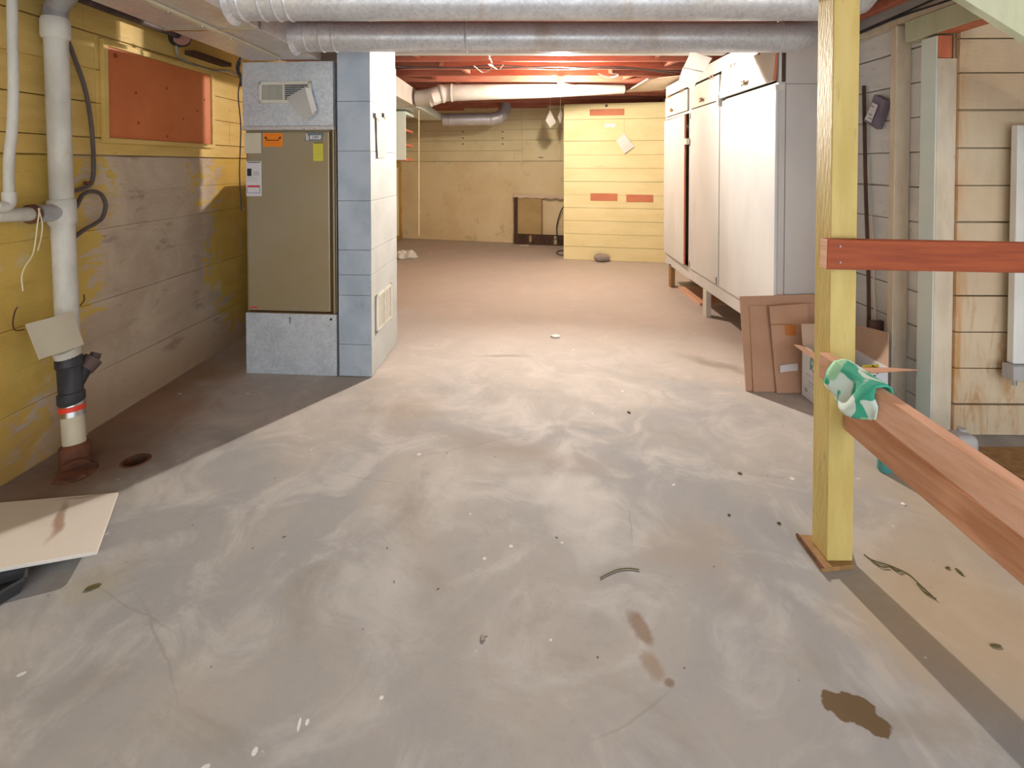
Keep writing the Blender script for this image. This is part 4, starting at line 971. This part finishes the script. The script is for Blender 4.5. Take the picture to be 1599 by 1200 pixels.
for (lx, ly) in ((Xc-.004, 4.66), (Xc, 5.78), (Xc+.02, 3.41), (XB-.06, 3.41), (XB-.06, 4.66), (XB-.06, 5.78)):
    bx('leg', lx, lx+.045, ly, ly+.09, .001, .262, 'cabtop' if ly == 4.66 else 'brownwood', cb, .002)
c = F(1088, 447); bm = BM(); bmesh.ops.create_icosphere(bm, subdivisions=3, radius=1, matrix=Matrix.Translation((c.x+.05, c.y+.1, .06)) @ Matrix.Diagonal((.09, .16, .065, 1)))
for v in bm.verts: v.co += Vector((.02, .02, .02))*noise.noise(v.co*11); v.co.z = max(.026, v.co.z)
tag(obj('cloth_bag', bm, 'jug', smooth=True), 'crumpled grey bag on the plank beneath the white cabinet', 'bag')
bm = BM(); quadslab(bm, [F(1060, 449, .02), F(1094, 445, .02), F(1104, 458, .02), F(1072, 454, .02)], -.016) if False else box(bm, 1.76, 2.1, 5.05, 5.75, .001, .025)
tag(obj('loose_plank', bm, 'fir', bev=.002), 'loose short plank on floor beneath the white cabinet', 'plank')

# ================================================================ CARDBOARD
def fl(px, py, Y): return P(px, py, Y)
def cardflat(bot, top, Yt, lab, m='card'):
    a, b = F(*bot[0], 0.002), F(*bot[1], 0.002); c, d = P(*top[1], Yt), P(*top[0], Yt)
    bm = BM(); quadslab(bm, [a, b, c, d], -.006)
    return tag(obj('cardboard_flat', bm, m, bev=.001), lab, 'cardboard', 'flattened boxes leaning on the cabinet end')
f1 = cardflat(((1165, 611), (1305, 609)), ((1155, 463), (1300, 459)), 3.355, 'largest brown cardboard flat, rearmost, leaning on the cabinet end')
f2 = cardflat(((1177, 612.5), (1300, 611)), ((1170, 478), (1296, 472)), 3.325, 'middle brown cardboard flat leaning between two others')
f3 = cardflat(((1213, 614.5), (1268, 613.5)), ((1201, 478.5), (1261, 474)), 3.29, 'front narrow cardboard flat with white label strip and orange tape')
def onflat(px, py, Yb, Yt, zt): pass
def flatpt(px, py, off):
    # point on plane of the front flat
    p0 = F(1213, 614.5, 0.002); p1 = F(1268, 613.5, .002); p2 = P(1201, 478.5, 3.29); n_ = (p1-p0).cross(p2-p0).normalized()
    if n_.y > 0: n_ = -n_
    p0 = p0+n_*off; d = ray(px, py); t = (p0-Vector((0, 0, EYE))).dot(n_)/d.dot(n_); return Vector((0, 0, EYE))+d*t
for (nm, q, m) in (('white_label', ((1218, 571), (1232, 569), (1246, 568), (1246, 579), (1232, 580), (1218, 582)), 'sticker_w'), ('tape_strip', ((1226, 508), (1245, 507), (1244, 524), (1227, 524)), 'tape')):
    bm = BM(); poly(bm, [flatpt(x, yy, .009) for x, yy in q], (0, -.001, 0)); obj(nm, bm, m, f3)
bm = BM(); poly(bm, [flatpt(x, yy, .008) for x, yy in ((1204, 507), (1262, 505), (1262, 506.2), (1204, 508.2))], (0, -.0008, 0)); obj('fold_line', bm, 'brownwood', f3)
# open white carton
bxo = thing('open_carton', (1.82, 2.93, 0), 'open white carton with green line logo and raised brown flaps', 'box')
X0, X1, Y0, Y1, ZT = 1.70, 1.975, 2.74, 3.085, .305
for nm, a, m in (('left_side', (X0, X0+.006, Y0, Y1, .004, ZT), 'cardwhite'), ('right_side', (X1-.006, X1, Y0, Y1, .004, ZT), 'cardwhite'),
                 ('front_side', (X0+.006, X1-.006, Y0, Y0+.006, .004, ZT), 'cardwhite'), ('rear_side', (X0+.006, X1-.006, Y1-.006, Y1, .004, ZT), 'cardlight'),
                 ('bottom', (X0, X1, Y0, Y1, .001, .0035), 'cardlight')):
    bx(nm, *a, m, bxo, .001)
bm = BM(); quadslab(bm, [(X0, Y1-.002, ZT), (X0, Y0, ZT), (X0-.075, Y0+.02, ZT+.012), (X0-.075, Y1-.05, ZT+.02)], .004); obj('left_flap', bm, 'card', bxo)
bm = BM(); quadslab(bm, [(X0, Y1-.003, ZT), (X1, Y1-.003, ZT), (X1-.01, Y1+.03, ZT+.12), (X0+.01, Y1+.03, ZT+.12)], .004); obj('rear_flap', bm, 'cardlight', bxo)
bm = BM(); quadslab(bm, [(X1, Y0, ZT), (X1, Y1, ZT), (X1+.04, Y1-.02, ZT+.13), (X1+.04, Y0+.06, ZT+.17)], .004); obj('right_flap', bm, 'cardlight', bxo)
bm = BM(); quadslab(bm, [(X0+.05, Y0, ZT), (X1, Y0, ZT), (X1+.06, Y0-.14, ZT+.045), (X0+.10, Y0-.14, ZT+.03)], .004); obj('front_flap', bm, 'card', bxo)
# logo lines on the left face (face normal -X)
def cpt(px, py): return Wx(px, py, X0-.0012)
bm = BM()
for seg in (((1262, 551), (1266, 558), (1270, 572), (1265, 577)), ((1270, 551), (1266, 562), (1265, 577)), ((1270, 551), (1275, 562), (1272, 580)), ((1268, 560), (1272, 569), (1277, 568)), ((1277, 556), (1275, 572), (1278, 584)), ((1265, 565), (1268, 576), (1271, 583)), ((1268, 552), (1270, 549), (1272, 553), (1269, 555))):
    tube(bm, [cpt(*s) for s in seg], .0018, 6)
obj('green_logo', bm, 'inkgreen', bxo)
bm = BM()
for (x, yy, w) in ((1259, 583, 7), (1268, 589, 8), (1262, 596, 14), (1261, 601, 15)):
    tube(bm, [cpt(x, yy), cpt(x+w, yy+w*.75)], .0012, 5)
tube(bm, [cpt(1258, 606), cpt(1260, 612)], .006, 8)
obj('carton_print', bm, 'inkgrey', bxo)
bm = BM()
for px, py in ((1355, 578), (1357, 583), (1363, 572), (1366, 574), (1366, 587), (1370, 583)):
    c = P(px, py, Y0-.001); tube(bm, [c, c-Vector((0, .0015, 0))], .005, 7)
obj('front_spots', bm, 'ink', bxo)
bm = BM(); q = [P(px, py, Y0-.0008) for px, py in ((1346, 571), (1372, 569), (1372, 580), (1360, 582), (1348, 576))]; poly(bm, q, (0, -.0006, 0)); obj('front_patch', bm, 'sticker_y', bxo)

# items against right wall
bm = BM(); a, b = P(1379, 625, 2.97), P(1376, 500, 3.05); box(bm, 2.06, 2.15, 3.02, 3.045, .001, .47)
tag(obj('dark_board', bm, 'darkwood', bev=.002), 'short dark board standing against the stud behind the carton', 'board')
bm = BM(); tube(bm, spline([Wx(1349, 134, 2.185), Wx(1350, 200, 2.185), Wx(1352, 300, 2.18), Wx(1356, 430, 2.17), Wx(1357, 545, 2.15)], 5), .011, 8)
tag(obj('dark_pole', bm, 'darkwood', smooth=True), 'tall dark pole leaning upright against the white boards behind the post', 'pole')
bm = BM(); tube(bm, [Wx(1361, 335, 2.185), Wx(1368, 545, 2.15)], .005, 8)
tag(obj('thin_stick', bm, 'papertan', smooth=True), 'thin tan stick leaning beside the dark pole', 'stick')
pq = [Wx(1365, 148, 2.165), Wx(1383, 157, 2.165), Wx(1369, 202, 2.165), Wx(1349, 189, 2.165)]
bm = BM(); sheet(bm, pq, 6, 10, .006, .035, 2)
po = tag(obj('hanging_pouch', bm, 'lilac', smooth=True), 'grey lilac pouch with white tag nailed on the white boards', 'pouch')
c_ = sum(pq, Vector())/4; pn = (pq[1]-pq[0]).cross(pq[3]-pq[0]).normalized()
lab_side = -1 if pn.x > 0 else 1
lq = [Wx(a, b, 2.154 if pn.x < 0 else 2.154) for a, b in ((1362, 160), (1371, 164), (1360, 192), (1350, 186))]
bm = BM(); quadslab(bm, lq, .001); obj('tag_label', bm, 'sticker_w', po)
bm = BM()
for a, b, w in ((1360, 165, 4), (1357, 178, 4), (1356, 184, 5)):
    tube(bm, [Wx(a, b, 2.1515), Wx(a+w, b+w*.5, 2.1515)], .0025, 5)
obj('tag_print', bm, 'inkgrey', po)
for (dz, dy, lab) in ((.008, 0, 'lowest black wire along the top of the right board wall'), (.03, .0, 'upper black wire along top of the right board wall')):
    bm = BM(); pts = [(2.128, 1.5+i*.35, 2.215+dz+.010*math.sin(i*1.7+dz*90)) for i in range(6)]
    tube(bm, spline(pts, 5), .006, 7); tag(obj('wall_wire', bm, 'black', smooth=True), lab, 'wire')
bm = BM(); tube(bm, [(1.99, 1.3, 2.33), (1.99, 4.6, 2.33)], .018, 10); tag(obj('ceiling_conduit', bm, 'darkiron', smooth=True), 'dark conduit under the joists above the right board wall', 'conduit')

# stair stringer, upper right
a, b = P(1507, 0, 1.93), P(1599, 57, 1.93); d = (b-a).normalized(); nrm = Vector((-d.z, 0, d.x)); nrm = nrm if nrm.z > 0 else -nrm
a2 = a-d*.50; b2 = b+d*1.3
bm = BM(); top_z = 2.37
w = .27; pts = [a2, b2, b2+nrm*w, a2+nrm*w]
pts = [p for p in pts]
t_ = (top_z-a2.z)/(nrm.z) if nrm.z else 0
# clip against the joists
def clipz(pl, z):
    out = []
    for i, p in enumerate(pl):
        q = pl[(i+1) % len(pl)]
        if p.z <= z: out.append(p)
        if (p.z <= z) != (q.z <= z): out.append(p.lerp(q, (z-p.z)/(q.z-p.z)))
    return out
poly(bm, clipz(pts, top_z), (0, .038, 0))
tag(obj('stair_stringer', bm, 'palegreen', bev=.002), 'pale green sloping stair stringer crossing the upper right corner', 'stringer')

# ================================================================ POST AND RAILS
pA, pB, pC = F(1290, 885), F(1331, 887), F(1267, 852)
px0, px1, py0, py1 = 1.062, 1.152, 1.755, 1.85
pz = .018
post = thing('support_post', ((px0+px1)/2, (py0+py1)/2, 0), 'square yellow painted wooden support post from floor to joists', 'post')
bx('shaft', px0, px1, py0, py1, pz, 2.382, 'post', post, .004)
bm = BM(); c = [F(1243, 842, .0), F(1283, 896, .0), F(1333, 890, .0), F(1318, 845, .0)]
quadslab(bm, [v+Vector((0, 0, .001)) for v in c], .016); obj('wood_shim', bm, 'brownwood', post, .002)
bm = BM(); tube(bm, [c[0]+Vector((.004, 0, .016)), c[1]+Vector((.004, 0.002, .016))], .006, 8); obj('shim_edge', bm, 'rust', post)
# red rail
yR = py0-.043; a = P(1292, 374, yR); b = P(1292, 421, yR)
rr_ = thing('red_rail', (a.x, yR, b.z), 'dark red stained board nailed level across front of the yellow post', 'rail')
bm = BM(); T = Matrix.Translation((a.x, yR, (a.z+b.z)/2)) @ Matrix.Rotation(R(1.1), 4, 'Y')
hh = (a.z-b.z)/2; box(bm, 0, 1.5, 0, .040, -hh, hh, T); obj('board', bm, 'redrail', rr_, .003)
bm = BM(); box(bm, -.0012, -.0002, .002, .038, -hh+.002, hh-.002, T); obj('end_grain', bm, 'fir', rr_)
bm = BM()
for px, py in ((1312, 385), (1312, 410)):
    c = P(px, py, yR-.001); tube(bm, [c, c-Vector((0, .002, 0))], .004, 8)
obj('nail_heads', bm, 'pipegrey', rr_)
# two fir rails running toward the camera
def railboard(name, pxs, ya, yb, th, lab, m='fir'):
    "side face seen from the left; pixel heights at the far and near ends give its slope"
    (x0, zt0, zb0), (x1, zt1, zb1) = pxs
    bm = BM()
    vs = [bm.verts.new(p) for p in ((x0, ya, zb0), (x0+th, ya, zb0), (x0+th, ya, zt0), (x0, ya, zt0), (x1, yb, zb1), (x1+th, yb, zb1), (x1+th, yb, zt1), (x1, yb, zt1))]
    for f in ((0, 1, 2, 3), (7, 6, 5, 4), (0, 4, 5, 1), (1, 5, 6, 2), (2, 6, 7, 3), (3, 7, 4, 0)): bm.faces.new([vs[i] for i in f])
    return obj(name, bm, m, None, .004)
ye = .55
def zat(px, py, X): return Wx(px, py, X)
# rail 1
t0 = P(1278, 550, 1.75); l0 = P(1278, 588, 1.75)
X1n = 1.10; t1 = Wx(1599, 768, X1n); l1 = Wx(1599, 843, X1n)
def ext(p, q, Y): return p.lerp(q, (Y-p.y)/(q.y-p.y))
lx1 = ext(t0, t1, ye)
zb1e = l0.z+(l1.z-l0.z)*(ye-l0.y)/(l1.y-l0.y)
o = railboard('fir_rail', ((t0.x, t0.z, l0.z), (lx1.x, lx1.z, zb1e)), 1.75, ye, .038, '')
tag(o, 'upper bare fir rail running from post toward the camera', 'rail', 'bare fir rails beside the post')
t0 = P(1318, 625, 1.74); l0 = P(1318, 671, 1.74); X2n = t0.x+.035; l1 = Wx(1599, 917, X2n); t1z = l1.z+(t0.z-l0.z)
zbe = l0.z+(l1.z-l0.z)*(ye-l0.y)/(l1.y-l0.y); xe = t0.x+(X2n-t0.x)*(ye-1.74)/(l1.y-1.74)
o = railboard('fir_rail', ((t0.x, t0.z, l0.z), (xe, zbe+(t0.z-l0.z), zbe)), 1.74, ye, .038, '', 'firdark')
tag(o, 'lower bare fir rail tucked beneath the upper one', 'rail', 'bare fir rails beside the post')
# cloth draped over upper rail
rx = P(1278, 550, 1.75).x; rt = P(1278, 550, 1.75); 
def railtop(Y): return rt.lerp(lx1, (Y-rt.y)/(lx1.y-rt.y))
bm = BM(); NU, NV = 14, 16; Ya, Yb_ = 1.665, 1.505; G = []
prof = [(.055, -.07), (.050, -.03), (.046, .003), (.038, .010), (.019, .012), (.000, .010), (-.007, .002), (-.012, -.03), (-.016, -.06), (-.020, -.085), (-.018, -.108)]
pr = spline([(x, 0, z) for x, z in prof], 2)
for i in range(NU+1):
    s = i/NU; Y = Ya+(Yb_-Ya)*s; tp = railtop(Y); row = []
    for j, p in enumerate(pr):
        k = j/(len(pr)-1); z = p.z; x = p.x
        if z < 0 and x < 0: z *= .55+.55*math.sin(math.pi*min(1, .15+s*.8)); x -= .012*math.sin(s*9+j*.5)*k
        yy = Y+(.5-s)*.06*max(0, k-.5)*2
        row.append(bm.verts.new((tp.x+x, yy+.006*noise.noise(Vector((j*.4, s*6, 1))), tp.z+z+.004*abs(noise.noise(Vector((s*12, j*.2, 0)))))))
    G.append(row)
for i in range(NU):
    for j in range(len(pr)-1): bm.faces.new((G[i][j], G[i+1][j], G[i+1][j+1], G[i][j+1]))
cl = obj('green_cloth', bm, 'cloth', smooth=True); so = cl.modifiers.new('thick', 'SOLIDIFY'); so.thickness = .004; so.offset = 1
tag(cl, 'green and white patterned cloth draped over the upper fir rail', 'cloth')
# things beyond the rails
c = F(1382, 742)
bt = thing('teal_bottle', (c.x+.02, c.y+.03, 0), 'small teal plastic bottle on floor seen just below the rails', 'bottle')
tb('bottle_body', [(c.x+.02, c.y+.03, .001), (c.x+.02, c.y+.03, .008), (c.x+.02, c.y+.03, .10), (c.x+.02, c.y+.03, .13)], [.026, .03, .03, .014], 'teal', bt, 16)
tb('bottle_cap', [(c.x+.02, c.y+.03, .13), (c.x+.02, c.y+.03, .15)], [.014, .013], 'white', bt, 12)
c = F(1500, 716)
jg = thing('plastic_jug', (c.x, c.y, 0), 'rounded grey plastic jug on floor by the corner post', 'jug')
bm = BM(); box(bm, c.x-.055, c.x+.055, c.y-.05, c.y+.05, .001, P(1490, 676, c.y).z); o = obj('jug_body', bm, 'jug', jg, .03); o.modifiers['bevel'].segments = 5
o.data.shade_smooth()
zz_ = P(1490, 676, c.y).z
tb('jug_cap', [(c.x+.02, c.y+.02, zz_-.005), (c.x+.02, c.y+.02, zz_+.012)], .018, 'jug', jg, 14)
bx_ = bx('shade_sheet', 2.22, 3.3, 1.98, 2.50, .001, .007, 'brownwood', bev=.002)  # thin brown sheet painted as the shade at the foot of the wall
tag(bx_, 'flat brown sheet standing in for shade on floor beneath the facing board wall', 'board')
